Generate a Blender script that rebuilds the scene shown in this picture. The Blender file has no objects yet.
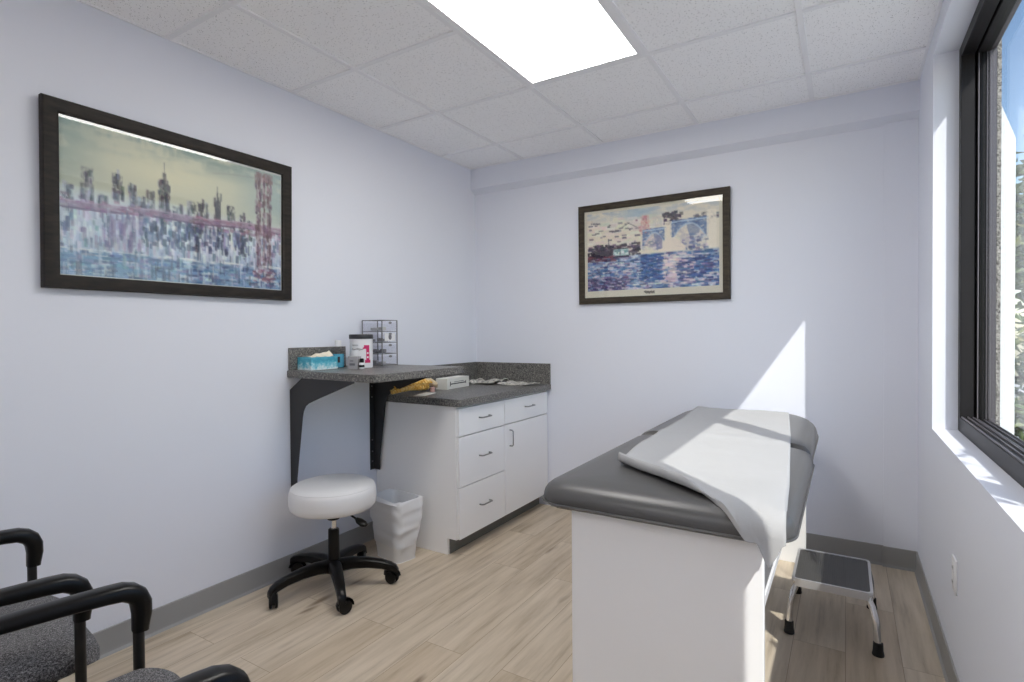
import bpy, bmesh, math, random
import numpy as np
from mathutils import Vector, Matrix, noise
C = bpy.context.scene.collection
PI = math.pi
random.seed(7)

# ------------------------------------------------------------------ helpers
def nm():
    return bmesh.new()

def add_box(bm, x0, x1, y0, y1, z0, z1, bev=0.0, seg=2, rotz=0.0, mi=0):
    r = bmesh.ops.create_cube(bm, size=1.0)
    vs = r['verts']
    c = Vector(((x0+x1)/2, (y0+y1)/2, (z0+z1)/2))
    for v in vs:
        v.co = Vector((v.co.x*(x1-x0), v.co.y*(y1-y0), v.co.z*(z1-z0)))
    if bev > 0:
        es = list({e for v in vs for e in v.link_edges})
        rb = bmesh.ops.bevel(bm, geom=es, offset=bev, segments=seg, profile=0.5, affect='EDGES')
        vs = list({v for v in vs if v.is_valid} | set(rb['verts']))
    M = Matrix.Translation(c) @ Matrix.Rotation(rotz, 4, 'Z')
    for v in vs:
        v.co = M @ v.co
    if mi:
        for f in {f for v in vs for f in v.link_faces}:
            f.material_index = mi
    return vs

def add_tube(bm, pts, rad, n=12, cap=True, flat=None):
    """sweep a circle (or ellipse: flat=(a,b) scale) along pts; rad is a number or a list"""
    pts = [Vector(p) for p in pts]
    m = len(pts)
    rads = rad if isinstance(rad, (list, tuple)) else [rad]*m
    rings = []
    prev = None
    for i, p in enumerate(pts):
        if i == 0: t = pts[1]-pts[0]
        elif i == m-1: t = pts[-1]-pts[-2]
        else: t = (pts[i+1]-p).normalized()+(p-pts[i-1]).normalized()
        t.normalize()
        if prev is None:
            up = Vector((0, 0, 1)) if abs(t.z) < .9 else Vector((0, 1, 0))
            a = t.cross(up).normalized()
        else:
            a = (prev - t*prev.dot(t)).normalized()
        prev = a
        b = t.cross(a)
        fa, fb = flat if flat else (1, 1)
        rings.append([bm.verts.new(p + a*(math.cos(2*PI*k/n)*rads[i]*fa) + b*(math.sin(2*PI*k/n)*rads[i]*fb)) for k in range(n)])
    for i in range(m-1):
        for k in range(n):
            bm.faces.new((rings[i][k], rings[i][(k+1) % n], rings[i+1][(k+1) % n], rings[i+1][k]))
    if cap:
        bm.faces.new(list(reversed(rings[0]))); bm.faces.new(rings[-1])

def add_lathe(bm, prof, center=(0, 0, 0), n=40, axis='Z'):
    """revolve a list of (r, z) about a vertical axis"""
    cx, cy, cz = center
    rings = []
    for r, z in prof:
        if r < 1e-6:
            rings.append([bm.verts.new((cx, cy, cz+z))])
        else:
            rings.append([bm.verts.new((cx+r*math.cos(2*PI*k/n), cy+r*math.sin(2*PI*k/n), cz+z)) for k in range(n)])
    for a, b in zip(rings, rings[1:]):
        for k in range(n):
            k2 = (k+1) % n
            if len(a) == 1 and len(b) == 1: continue
            if len(a) == 1: bm.faces.new((a[0], b[k2], b[k]))
            elif len(b) == 1: bm.faces.new((a[k], a[k2], b[0]))
            else: bm.faces.new((a[k], a[k2], b[k2], b[k]))
    if len(rings[0]) > 1: bm.faces.new(list(reversed(rings[0])))
    if len(rings[-1]) > 1: bm.faces.new(rings[-1])

def add_prism(bm, poly, axis, lo, hi):
    """extrude a polygon given in the two other axes along axis (0,1,2)"""
    def P(p, h):
        q = list(p); q.insert(axis, h); return q
    a = [bm.verts.new(P(p, lo)) for p in poly]
    b = [bm.verts.new(P(p, hi)) for p in poly]
    n = len(poly)
    bm.faces.new(a); bm.faces.new(list(reversed(b)))
    for k in range(n):
        bm.faces.new((a[k], b[k], b[(k+1) % n], a[(k+1) % n]))

def add_rings(bm, rings, cap0=True, cap1=True):
    R = [[bm.verts.new(p) for p in r] for r in rings]
    n = len(R[0])
    for a, b in zip(R, R[1:]):
        for k in range(n):
            bm.faces.new((a[k], a[(k+1) % n], b[(k+1) % n], b[k]))
    if cap0: bm.faces.new(list(reversed(R[0])))
    if cap1: bm.faces.new(R[-1])

def rrect(x0, x1, y0, y1, r, n=8, ry=None):
    """rounded rectangle outline, r = corner radius or list of 4 (x,y) radii: (x0y0, x1y0, x1y1, x0y1)"""
    rs = r if isinstance(r, (list, tuple)) else [(r, r)]*4
    P = []
    cs = [(x0, y0, 1, 1, PI), (x1, y0, -1, 1, 1.5*PI), (x1, y1, -1, -1, 0), (x0, y1, 1, -1, .5*PI)]
    for (cx, cy, sx, sy, a0), (rx, ry_) in zip(cs, rs):
        rx = max(rx, 1e-4); ry_ = max(ry_, 1e-4)
        for k in range(n+1):
            a = a0 + .5*PI*k/n
            P.append((cx+sx*rx+rx*math.cos(a), cy+sy*ry_+ry_*math.sin(a)))
    return P

def obj(name, bm, mat, parent=None, smooth=True, loc=None):
    """one mesh object; geometry is given in world space unless the parent is at the origin"""
    me = bpy.data.meshes.new(name)
    bmesh.ops.recalc_face_normals(bm, faces=bm.faces)
    off = Vector((0, 0, 0))
    p = parent
    while p is not None:
        off += p.location; p = p.parent
    if loc is not None:
        off += Vector(loc)
    if off.length > 0:
        for v in bm.verts: v.co -= off
    bm.to_mesh(me); bm.free()
    ms = mat if isinstance(mat, (list, tuple)) else [mat]
    for m in ms: me.materials.append(m)
    if smooth:
        me.polygons.foreach_set('use_smooth', [True]*len(me.polygons))
        me.set_sharp_from_angle(angle=math.radians(38))
    o = bpy.data.objects.new(name, me); C.objects.link(o)
    if parent is not None: o.parent = parent
    if loc is not None: o.location = loc
    return o

def thing(name, label, cat, loc=(0, 0, 0), group=None):
    o = bpy.data.objects.new(name, None); C.objects.link(o)
    o.empty_display_size = .05
    o.location = loc
    return tag(o, label, cat, group)

def tag(o, label, cat, group=None):
    o['label'] = label; o['category'] = cat
    if group: o['group'] = group
    return o

def struct(name, bm, mat, parent=None, smooth=False):
    o = obj(name, bm, mat, parent, smooth)
    if parent is None: o['kind'] = 'structure'
    return o

# ------------------------------------------------------------------ materials
def lin(c):
    return tuple(((x/255)/12.92 if x/255 <= .04045 else ((x/255+.055)/1.055)**2.4) for x in c)

def mat(name, rgb, rough=.5, metal=0.0, spec=.5, coat=0.0):
    m = bpy.data.materials.new(name); m.use_nodes = True
    b = m.node_tree.nodes['Principled BSDF']
    b.inputs['Base Color'].default_value = (*lin(rgb), 1)
    b.inputs['Roughness'].default_value = rough
    b.inputs['Metallic'].default_value = metal
    b.inputs['Specular IOR Level'].default_value = spec
    b.inputs['Coat Weight'].default_value = coat
    return m

class N:
    def __init__(s, m):
        s.t = m.node_tree; s.b = s.t.nodes['Principled BSDF']
    def new(s, typ, **kw):
        n = s.t.nodes.new(typ)
        for k, v in kw.items():
            if hasattr(n, k) and k not in n.inputs: setattr(n, k, v)
            else: n.inputs[k].default_value = v
        return n
    def link(s, a, b): s.t.links.new(a, b)
    def coords(s, scale=(1, 1, 1), rot=(0, 0, 0), out='Object'):
        tc = s.new('ShaderNodeTexCoord'); mp = s.new('ShaderNodeMapping')
        mp.inputs['Scale'].default_value = scale; mp.inputs['Rotation'].default_value = rot
        s.link(tc.outputs[out], mp.inputs['Vector']); return mp.outputs['Vector']
    def noise(s, vec, scale, detail=4, rough=.5):
        n = s.new('ShaderNodeTexNoise'); n.inputs['Scale'].default_value = scale
        n.inputs['Detail'].default_value = detail; n.inputs['Roughness'].default_value = rough
        s.link(vec, n.inputs['Vector']); return n.outputs['Fac']
    def ramp(s, fac, stops):
        r = s.new('ShaderNodeValToRGB'); e = r.color_ramp.elements
        while len(e) > 1: e.remove(e[-1])
        for i, (p, c) in enumerate(stops):
            q = e[0] if i == 0 else e.new(p)
            q.position = p
            q.color = (*lin(c), 1) if not isinstance(c, float) else (c, c, c, 1)
        s.link(fac, r.inputs['Fac']); return r.outputs['Color']
    def mix(s, a, b, fac, mode='MIX'):
        m = s.new('ShaderNodeMix'); m.data_type = 'RGBA'; m.blend_type = mode
        for src, i in ((fac, 0), (a, 6), (b, 7)):
            if isinstance(src, (int, float)): m.inputs[i].default_value = src
            elif isinstance(src, tuple): m.inputs[i].default_value = (*lin(src), 1)
            else: s.link(src, m.inputs[i])
        return m.outputs[2]
    def base(s, c): s.link(c, s.b.inputs['Base Color'])
    def bump(s, h, strength=.2, dist=.01):
        n = s.new('ShaderNodeBump'); n.inputs['Strength'].default_value = strength; n.inputs['Distance'].default_value = dist
        s.link(h, n.inputs['Height']); s.link(n.outputs['Normal'], s.b.inputs['Normal'])

M = {}
m = M['wall'] = mat('lavender_wall_paint', (225, 228, 237), .6, spec=.25); n = N(m)
v = n.coords(); n.bump(n.noise(v, 260, 3), .06, .003)
m = M['tile'] = mat('mineral_ceiling_tile', (251, 251, 252), .9, spec=.1); n = N(m)
v = n.coords()
vor = n.new('ShaderNodeTexVoronoi'); vor.inputs['Scale'].default_value = 120; n.link(v, vor.inputs['Vector'])
sp = n.ramp(vor.outputs['Distance'], [(0.0, .0), (.16, .0), (.30, 1.0)])
big = n.ramp(n.noise(v, 60, 3), [(.42, 0.0), (.56, 1.0)])
n1 = n.mix((255, 255, 255), sp, big)
n2 = n.mix((176, 176, 177), (251, 251, 252), n1)
n.base(n2); n.bump(n1, .35, .004)
M['grid'] = mat('white_ceiling_grid', (240, 240, 242), .45)
m = M['floor'] = mat('oak_vinyl_plank', (190, 172, 150), .42, spec=.4); n = N(m)
v = n.coords(rot=(0, 0, PI/2))
bk = n.new('ShaderNodeTexBrick'); n.link(v, bk.inputs['Vector'])
bk.offset = .37; bk.inputs['Scale'].default_value = 1.0
bk.inputs['Brick Width'].default_value = 1.22; bk.inputs['Row Height'].default_value = .18
bk.inputs['Mortar Size'].default_value = .0012; bk.inputs['Mortar Smooth'].default_value = .3; bk.inputs['Bias'].default_value = 0
bk.inputs['Color1'].default_value = (0, 0, 0, 1); bk.inputs['Color2'].default_value = (1, 1, 1, 1); bk.inputs['Mortar'].default_value = (.5, .5, .5, 1)
off = n.new('ShaderNodeVectorMath'); off.operation = 'MULTIPLY_ADD'
n.link(bk.outputs['Color'], off.inputs[0]); off.inputs[1].default_value = (7, 3, 5)
vg = n.coords(scale=(34, 2.2, 1)); n.link(vg, off.inputs[2])
g1 = n.noise(off.outputs[0], 1.0, 8, .62)
off2 = n.new('ShaderNodeVectorMath'); off2.operation = 'MULTIPLY_ADD'
n.link(bk.outputs['Color'], off2.inputs[0]); off2.inputs[1].default_value = (3, 9, 5)
vg2 = n.coords(scale=(7, 1.1, 1)); n.link(vg2, off2.inputs[2])
g2 = n.noise(off2.outputs[0], 1.0, 5, .55)
c = n.ramp(g1, [(.30, (126, 110, 92)), (.42, (184, 170, 149)), (.58, (210, 197, 178)), (.8, (222, 211, 194))])
c2 = n.ramp(g2, [(.30, (156, 139, 117)), (.42, (200, 186, 165)), (.60, (216, 203, 185)), (.75, (194, 179, 158))])
c = n.mix(c, c2, .5)
tint = n.ramp(bk.outputs['Color'], [(0, (242, 237, 230)), (1, (255, 255, 255))])
c = n.mix(c, tint, 1.0, 'MULTIPLY')
kn = n.new('ShaderNodeTexVoronoi'); vk = n.coords(scale=(7, 1.6, 1)); n.link(vk, kn.inputs['Vector']); kn.inputs['Scale'].default_value = 1.0
kf = n.ramp(kn.outputs['Distance'], [(0.0, 1.0), (.06, .8), (.16, 0.0)])
kf2 = n.mix(0.0 if False else (0, 0, 0), kf, n.ramp(n.noise(vg2, 2.0, 2), [(.44, 0.0), (.56, 1.0)]))
c = n.mix(c, (112, 92, 72), kf2)
gap = n.ramp(bk.outputs['Fac'], [(0, 0.0), (1, 1.0)])
c = n.mix(c, (150, 132, 110), gap)
n.base(c); n.bump(g1, .08, .002)
M['baseboard'] = mat('grey_vinyl_cove_base', (150, 150, 149), .45)
M['caulk'] = mat('pale_caulk_line', (190, 186, 178), .6)
M['bronze'] = mat('dark_bronze_aluminium', (27, 25, 26), .45, 0.0, .3)
M['bronze_gray'] = mat('grey_anodised_strip', (120, 116, 120), .42, .5)
M['stone'] = mat('exterior_stucco', (176, 172, 164), .95)
n = N(M['stone']); v = n.coords(); n.base(n.ramp(n.noise(v, 160, 4), [(.35, (104, 100, 96)), (.55, (186, 182, 174)), (.75, (216, 212, 204))])); n.bump(n.noise(v, 160, 4), .6, .01)
M['stone_white'] = mat('exterior_white_render', (244, 243, 238), .9)
m = M['lam'] = mat('white_laminate', (242, 242, 242), .35, spec=.45)
M['lam_edge'] = mat('white_laminate_inside', (200, 200, 200), .5)
m = M['counter'] = mat('speckled_grey_laminate', (86, 84, 82), .38, spec=.55); n = N(m); v = n.coords()
a1 = n.noise(v, 95, 4, .75); a2 = n.noise(v, 210, 3, .6)
c = n.ramp(a1, [(.38, (40, 39, 39)), (.47, (74, 73, 72)), (.54, (108, 106, 102)), (.64, (168, 164, 156))])
c2 = n.ramp(a2, [(.38, (34, 33, 33)), (.5, (92, 90, 87)), (.62, (176, 171, 162))])
n.base(n.mix(c, c2, .5))
m = M['vinyl'] = mat('charcoal_vinyl', (84, 83, 82), .36, spec=.5); n = N(m); v = n.coords()
n.bump(n.noise(v, 500, 2), .08, .001)
m = M['white_vinyl'] = mat('white_vinyl', (226, 225, 224), .4, spec=.5)
m = M['paper'] = mat('exam_table_paper', (172, 172, 172), .8, spec=.2); n = N(m)
v = n.coords(); n.bump(n.noise(v, 34, 4, .6), .12, .01)
M['black'] = mat('black_plastic', (10, 9, 9), .32, spec=.28)
M['black_metal'] = mat('black_powder_coat', (14, 14, 14), .42)
M['bracket'] = mat('charcoal_painted_steel', (42, 41, 42), .5)
M['rubber'] = mat('black_rubber', (22, 22, 22), .7)
M['chrome'] = mat('polished_chrome', (228, 228, 229), .2, 1.0)
M['satin'] = mat('satin_chrome', (214, 214, 215), .38, .75)
M['steel'] = mat('brushed_steel', (150, 150, 150), .3, 1.0)
M['treadmat'] = mat('black_ribbed_rubber', (72, 71, 69), .5)
n = N(M['treadmat']); v = n.coords(); w = n.new('ShaderNodeTexWave'); w.inputs['Scale'].default_value = 40; n.link(v, w.inputs['Vector']); n.bump(w.outputs['Fac'], .3, .003)
M['toekick'] = mat('dark_toe_kick', (104, 105, 100), .55)
m = M['fabric'] = mat('grey_woven_fabric', (92, 91, 92), .95, spec=.1); n = N(m); v = n.coords(rot=(0, 0, .15))
va = n.coords(scale=(900, 160, 160)); vb_ = n.coords(scale=(160, 900, 500))
ww = n.mix(n.noise(va, 1.0, 2, .5), n.noise(vb_, 1.0, 2, .5), .5)
n.base(n.ramp(ww, [(.36, (44, 43, 44)), (.5, (98, 97, 98)), (.64, (168, 167, 168))])); n.bump(ww, .5, .002)
m = M['frame_wood'] = mat('black_stained_frame', (34, 29, 26), .5, spec=.25); n = N(m)
v = n.coords(scale=(3, 3, 14)); n.base(n.ramp(n.noise(v, 6, 4), [(.3, (24, 20, 18)), (.7, (44, 37, 31))]))
m = M['frame_wood2'] = mat('dark_umber_frame', (70, 62, 52), .55, spec=.25); n = N(m)
v = n.coords(scale=(3, 3, 14)); n.base(n.ramp(n.noise(v, 6, 4), [(.3, (48, 42, 34)), (.7, (70, 62, 51))]))
M['mat_board'] = mat('cream_mat_board', (226, 218, 204), .8)
M['ink'] = mat('dark_ink', (60, 54, 56), .7)
M['magenta'] = mat('magenta_print', (196, 34, 98), .5)
M['greyprint'] = mat('grey_print', (110, 110, 116), .5)
M['label_white'] = mat('white_label_plastic', (226, 226, 228), .4)
M['grey_box'] = mat('grey_carton', (168, 166, 168), .6)
M['tissue'] = mat('cream_tissue', (236, 226, 206), .9)
M['bag'] = mat('white_liner_film', (224, 225, 226), .38, spec=.5)
M['bin'] = mat('white_bin_plastic', (222, 221, 219), .45)
M['newsprint'] = mat('newsprint', (200, 196, 186), .8); n = N(M['newsprint']); v = n.coords()
n.base(n.ramp(n.noise(v, 46, 5, .8), [(.36, (70, 70, 70)), (.46, (170, 166, 158)), (.56, (214, 210, 200))]))
m = M['bone'] = mat('yellow_bone_plastic', (232, 190, 98), .45); n = N(m); v = n.coords()
n.base(n.ramp(n.noise(v, 45, 4), [(.35, (206, 152, 58)), (.5, (236, 194, 104)), (.7, (250, 228, 164))]))
M['bone_pale'] = mat('pale_bone_plastic', (226, 206, 172), .45)
M['disc'] = mat('pink_disc_plastic', (206, 166, 158), .45)
M['ivory'] = mat('ivory_carton', (224, 222, 214), .5)
M['socket'] = mat('dark_socket_slot', (70, 70, 72), .5)
M['plate'] = mat('white_outlet_plastic', (232, 232, 234), .35)
m = M['tissue_box'] = mat('teal_printed_carton', (60, 160, 190), .5); n = N(m); v = n.coords()
sx = n.new('ShaderNodeSeparateXYZ'); n.link(v, sx.inputs[0])
nz = n.noise(v, 42, 5, .65)
ad = n.new('ShaderNodeMath'); ad.operation = 'MULTIPLY_ADD'; n.link(sx.outputs['Z'], ad.inputs[0]); ad.inputs[1].default_value = 9.0; ad.inputs[2].default_value = -.27
ad2 = n.new('ShaderNodeMath'); ad2.operation = 'ADD'; n.link(ad.outputs[0], ad2.inputs[0]); n.link(nz, ad2.inputs[1])
n.base(n.ramp(ad2.outputs[0], [(.30, (226, 238, 240)), (.42, (150, 206, 218)), (.52, (92, 182, 202)), (.66, (62, 158, 184)), (.85, (88, 176, 196))]))
m = M['leaf'] = mat('green_leaf', (86, 112, 58), .5); n = N(m); v = n.coords(out='Object')
n.base(n.ramp(n.noise(v, 2.2, 3), [(.3, (74, 92, 50)), (.5, (112, 128, 72)), (.7, (150, 142, 92))]))
M['bark'] = mat('brown_bark', (96, 80, 64), .9)
M['ground'] = mat('pale_concrete_ground', (206, 202, 194), .9)
n = N(M['ground']); v = n.coords(); n.base(n.ramp(n.noise(v, 1.5, 6), [(.35, (192, 188, 180)), (.65, (216, 212, 204))]))

def clear(name, rgb, refl=.06, tint=1.0, rough=0.02):
    """thin clear sheet: straight transmission plus a mirror coat by Fresnel"""
    m = bpy.data.materials.new(name); m.use_nodes = True
    t = m.node_tree; t.nodes.clear()
    o = t.nodes.new('ShaderNodeOutputMaterial'); mx = t.nodes.new('ShaderNodeMixShader')
    tr = t.nodes.new('ShaderNodeBsdfTransparent'); gl = t.nodes.new('ShaderNodeBsdfGlossy')
    tr.inputs['Color'].default_value = (*lin(rgb), 1); gl.inputs['Roughness'].default_value = rough
    lw = t.nodes.new('ShaderNodeLayerWeight'); lw.inputs['Blend'].default_value = .5
    pw = t.nodes.new('ShaderNodeMath'); pw.operation = 'POWER'; pw.inputs[1].default_value = 4.0
    ma = t.nodes.new('ShaderNodeMath'); ma.operation = 'MULTIPLY_ADD'; ma.inputs[1].default_value = .45; ma.inputs[2].default_value = refl*.5
    t.links.new(lw.outputs['Facing'], pw.inputs[0]); t.links.new(pw.outputs[0], ma.inputs[0])
    t.links.new(ma.outputs[0], mx.inputs[0]); t.links.new(tr.outputs[0], mx.inputs[1]); t.links.new(gl.outputs[0], mx.inputs[2])
    t.links.new(mx.outputs[0], o.inputs['Surface'])
    return m
M['glass'] = clear('clear_glass', (250, 251, 250), .075)
M['acrylic'] = clear('clear_acrylic', (252, 252, 253), .02, rough=.06)
M['acrylic_edge'] = mat('grey_acrylic_edge', (124, 125, 127), .35)

def emit(name, rgb, s):
    m = bpy.data.materials.new(name); m.use_nodes = True
    b = m.node_tree.nodes['Principled BSDF']
    b.inputs['Base Color'].default_value = (.9, .9, .9, 1)
    b.inputs['Emission Color'].default_value = (*lin(rgb), 1); b.inputs['Emission Strength'].default_value = s
    return m
M['lamp'] = emit('lit_light_diffuser', (255, 252, 248), LAMP := 8.0)

# ------------------------------------------------------------------ room
XL, XR, YB, YF = -2.449, .314, 3.4625, -2.45       # left, right, back wall, wall behind the camera
ZC = 2.492
YHEAD, ZHEAD = 3.408, 2.338
WY0, WY1, WZ0, WZ1 = 0.655, 2.914, .818, 2.40        # window hole
XO = .515                                          # outside face of the window wall

bm = nm(); add_box(bm, XL-.12, XO, YF-.12, YB+.12, -.06, 0); struct('floor', bm, M['floor'])
bm = nm(); add_box(bm, XL-.12, XL, YF-.12, YB+.12, 0, ZC+.15); struct('wall_left', bm, M['wall'])
bm = nm(); add_box(bm, XL, XO, YB, YB+.12, 0, ZC+.15)
add_prism(bm, [(YHEAD, ZHEAD+.003), (YHEAD+.003, ZHEAD), (YB+.01, ZHEAD-.036), (YB+.01, ZC+.15), (YHEAD, ZC+.15)], 0, XL, XR)
add_box(bm, .170, XR, YB-.011, YB, 0, ZHEAD)
struct('wall_back', bm, M['wall'])
bm = nm(); add_box(bm, XL, XO, YF-.12, YF, 0, ZC+.15); struct('wall_front', bm, M['wall'])
bm = nm()
add_box(bm, XR, XO, YF, YB, 0, WZ0); add_box(bm, XR, XO, YF, YB, WZ1, ZC+.15)
add_box(bm, XR, XO, WY1, YB, WZ0, WZ1); add_box(bm, XR, XO, YF, WY0, WZ0, WZ1)
struct('wall_right', bm, M['wall'])

G, GX, GY = .6096, -1.9873, 2.4412
xs = [XL] + [GX+i*G for i in range(4)] + [XR]
ys = [YHEAD]; yy = GY+G
while yy > YF: ys.append(yy); yy -= G
ys.append(YF); ys = sorted(ys)
LX0, LX1, LY0, LY1 = GX+G, GX+2*G, GY-2*G, GY      # the light's opening in the grid
TWO = (0, 5)                                        # the lamps: one in view, its twin added unseen behind the camera as fill
def lamp_bay(x0, x1, y0, y1):
    return x0 > LX0-.01 and x1 < LX1+.01 and any(y0 > LY0-k*G-.01 and y1 < LY1-k*G+.01 for k in TWO)
bm = nm()
for i in range(len(xs)-1):
    for j in range(len(ys)-1):
        if lamp_bay(xs[i], xs[i+1], ys[j], ys[j+1]): continue
        add_box(bm, xs[i], xs[i+1], ys[j], ys[j+1], ZC+.007, ZC+.022)
struct('ceiling', bm, M['tile'])
bm = nm()
for x in xs[1:-1]: add_box(bm, x-.012, x+.012, YF, YHEAD, ZC, ZC+.03, .0008, 1)
for y in ys[1:-1]:
    for i in range(len(xs)-1):
        if not lamp_bay(xs[i], xs[i+1], y-.02, y+.02): add_box(bm, xs[i], xs[i+1], y-.012, y+.012, ZC+.0004, ZC+.03, .0008, 1)
add_box(bm, XR-.012, XR, YF, YHEAD, ZC-.0004, ZC+.03); add_box(bm, XL, XL+.008, YF, YHEAD, ZC-.0004, ZC+.03)
add_box(bm, XL, XR, YHEAD-.006, YHEAD, ZC-.0006, ZC+.03); add_box(bm, XL, XR, YF, YF+.02, ZC-.0004, ZC+.03)
struct('trim_1', bm, M['grid'])

# ceiling lights
def ceiling_light(label, k):
    ly0, ly1 = LY0-k*G, LY1-k*G
    cl = thing('ceiling_light', label, 'ceiling light', ((LX0+LX1)/2, (ly0+ly1)/2, ZC))
    bm = nm()
    for (x0, x1, y0, y1) in ((LX0+.012, LX0+.036, ly0+.012, ly1-.012), (LX1-.036, LX1-.012, ly0+.012, ly1-.012),
                             (LX0+.036, LX1-.036, ly0+.012, ly0+.036), (LX0+.036, LX1-.036, ly1-.036, ly1-.012)):
        add_box(bm, x0, x1, y0, y1, ZC+.001, ZC+.05)
    add_box(bm, LX0+.012, LX1-.012, ly0+.012, ly1-.012, ZC+.05, ZC+.06)
    obj('frame', bm, M['grid'], cl)
    bm = nm(); add_box(bm, LX0+.036, LX1-.036, ly0+.036, ly1-.036, ZC+.003, ZC+.010)
    obj('diffuser', bm, M['lamp'], cl)
ceiling_light('large lit rectangular light panel set in the tiled ceiling before the back wall', 0)
ceiling_light('added unseen fill light panel in the ceiling at the camera end of the room', 5)  # unseen copy of the visible panel, added to brighten the room

# baseboards
def base_profile(h=.104, t=.006):
    return [(0, 0), (.014, 0), (.012, .004), (.007, .010), (t, .018), (t, h-.003), (t-.002, h), (0, h)]
def baseboard(name, kind, p0, p1, nx, ny):
    bm = nm(); P = base_profile()
    r = []
    for (x, y) in (p0, p1): r.append([(x+nx*d, y+ny*d, z) for d, z in P])
    add_rings(bm, r); struct(name, bm, M['baseboard'])
baseboard('baseboard_left', 0, (XL, YF), (XL, 2.38), 1, 0)
baseboard('baseboard_back', 0, (-1.80, YB), (.170, YB), 0, -1)
baseboard('baseboard_back_pilaster', 0, (.166, YB-.011), (XR-.006, YB-.011), 0, -1)
baseboard('baseboard_right', 0, (XR, YF), (XR, YB-.011), -1, 0)
baseboard('baseboard_front', 0, (XL, YF), (XR, YF), 0, 1)

# ------------------------------------------------------------------ window
win = bpy.data.objects.new('window_1', None); C.objects.link(win); win['kind'] = 'structure'; win.location = (.45, 1.76, WZ0)
FX0 = .40
def frame_ring(name, x0, x1, wt, mat_, ins=0.0, zb=None):
    zb = wt if zb is None else zb
    bm = nm()
    y0, y1, z0, z1 = WY0+ins, WY1-ins, WZ0+ins, WZ1-ins
    add_box(bm, x0, x1, y0, y0+wt, z0, z1, .0015, 1); add_box(bm, x0, x1, y1-wt, y1, z0, z1, .0015, 1)
    add_box(bm, x0, x1, y0+wt, y1-wt, z1-wt, z1, .0015, 1); add_box(bm, x0, x1, y0+wt, y1-wt, z0, z0+zb, .0015, 1)
    return struct(name, bm, mat_, win)
frame_ring('frame', FX0, .444, .046, M['bronze'], 0, .060)
frame_ring('frame_gasket', .444, .451, .030, M['black'])
frame_ring('sash_frame', .451, .493, .050, M['bronze'], 0, .052)
frame_ring('outer_strip', .493, .513, .036, M['bronze_gray'], 0, .040)
bm = nm(); add_box(bm, FX0+.012, .500, 1.705, 1.788, WZ0+.06, WZ1-.04, .0015, 1); struct('mullion', bm, M['bronze'], win)
bm = nm()
for (x_, w_, d_) in ((.4535, .003, .0535), (.4800, .003, .0530), (.4885, .004, .0525)): add_box(bm, x_, x_+w_, WY1-d_, WY1-.045, WZ0+.06, WZ1-.05)
struct('jamb_bead', bm, M['bronze_gray'], win)
bm = nm(); add_box(bm, .4610, .4680, WY1-.0535, WY1-.045, WZ0+.06, WZ1-.05); struct('weather_seal', bm, M['black'], win)
bm = nm()
for x in (.404, .423, .440): add_box(bm, x, x+.004, WY0+.046, WY1-.046, WZ0+.060, WZ0+.0655)
for x in (.456, .474, .489): add_box(bm, x, x+.004, WY0+.05, WY1-.05, WZ0+.052, WZ0+.058)
struct('track', bm, M['bronze_gray'], win)
bm = nm(); add_box(bm, .4705, .4745, WY0+.05, 1.705, WZ0+.052, WZ1-.05); add_box(bm, .4705, .4745, 1.788, WY1-.05, WZ0+.052, WZ1-.05)
struct('pane', bm, M['glass'], win)
# painted drywall returns of the opening are the faces of wall_right; stucco on the outside face
bm = nm()
add_box(bm, XO, XO+.013, YF, YB+.12, -3.2, WZ0-.005); add_box(bm, XO, XO+.013, YF, YB+.12, WZ1+.02, ZC+.9)
add_box(bm, XO, XO+.013, WY1-.03, YB+.12, WZ0-.005, WZ1+.02); add_box(bm, XO, XO+.013, YF, WY0, WZ0-.005, WZ1+.02)
struct('wall_exterior', bm, M['stone'])

# ------------------------------------------------------------------ outlet
X0 = XR
ou = thing('wall_outlet', 'white duplex power outlet on the wall below the window', 'outlet', (X0, 2.318, .418))
bm = nm(); add_box(bm, X0-.006, X0, 2.282, 2.354, .360, .476, .002, 2); obj('cover_plate', bm, M['plate'], ou)
for zc in (.442, .394):
    bm = nm(); add_box(bm, X0-.0085, X0-.005, 2.302, 2.334, zc-.015, zc+.015, .002, 2); so = obj('socket', bm, M['plate'], ou)
    bm = nm(); add_box(bm, X0-.009, X0-.0083, 2.309, 2.312, zc-.004, zc+.006); add_box(bm, X0-.009, X0-.0083, 2.323, 2.326, zc-.004, zc+.006)
    obj('slot', bm, M['socket'], so)

# ------------------------------------------------------------------ framed prints
def art_material(name):
    m = mat(name, (200, 200, 200), .6, spec=.2); n = N(m)
    a = n.new('ShaderNodeVertexColor'); a.layer_name = 'paint'; n.base(a.outputs['Color']); return m

def blur(a, kx, ky):
    for ax, k in ((1, kx), (0, ky)):
        if k > 1:
            p = np.pad(a, [(k, k) if i == ax else (0, 0) for i in range(a.ndim)], mode='edge')
            c = np.cumsum(p, axis=ax)
            w = 2*k
            hi = np.take(c, range(w-k//2, w-k//2+a.shape[ax]), axis=ax); lo = np.take(c, range(k-k//2, k-k//2+a.shape[ax]), axis=ax)
            a = (hi-lo)/k
    return a

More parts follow.
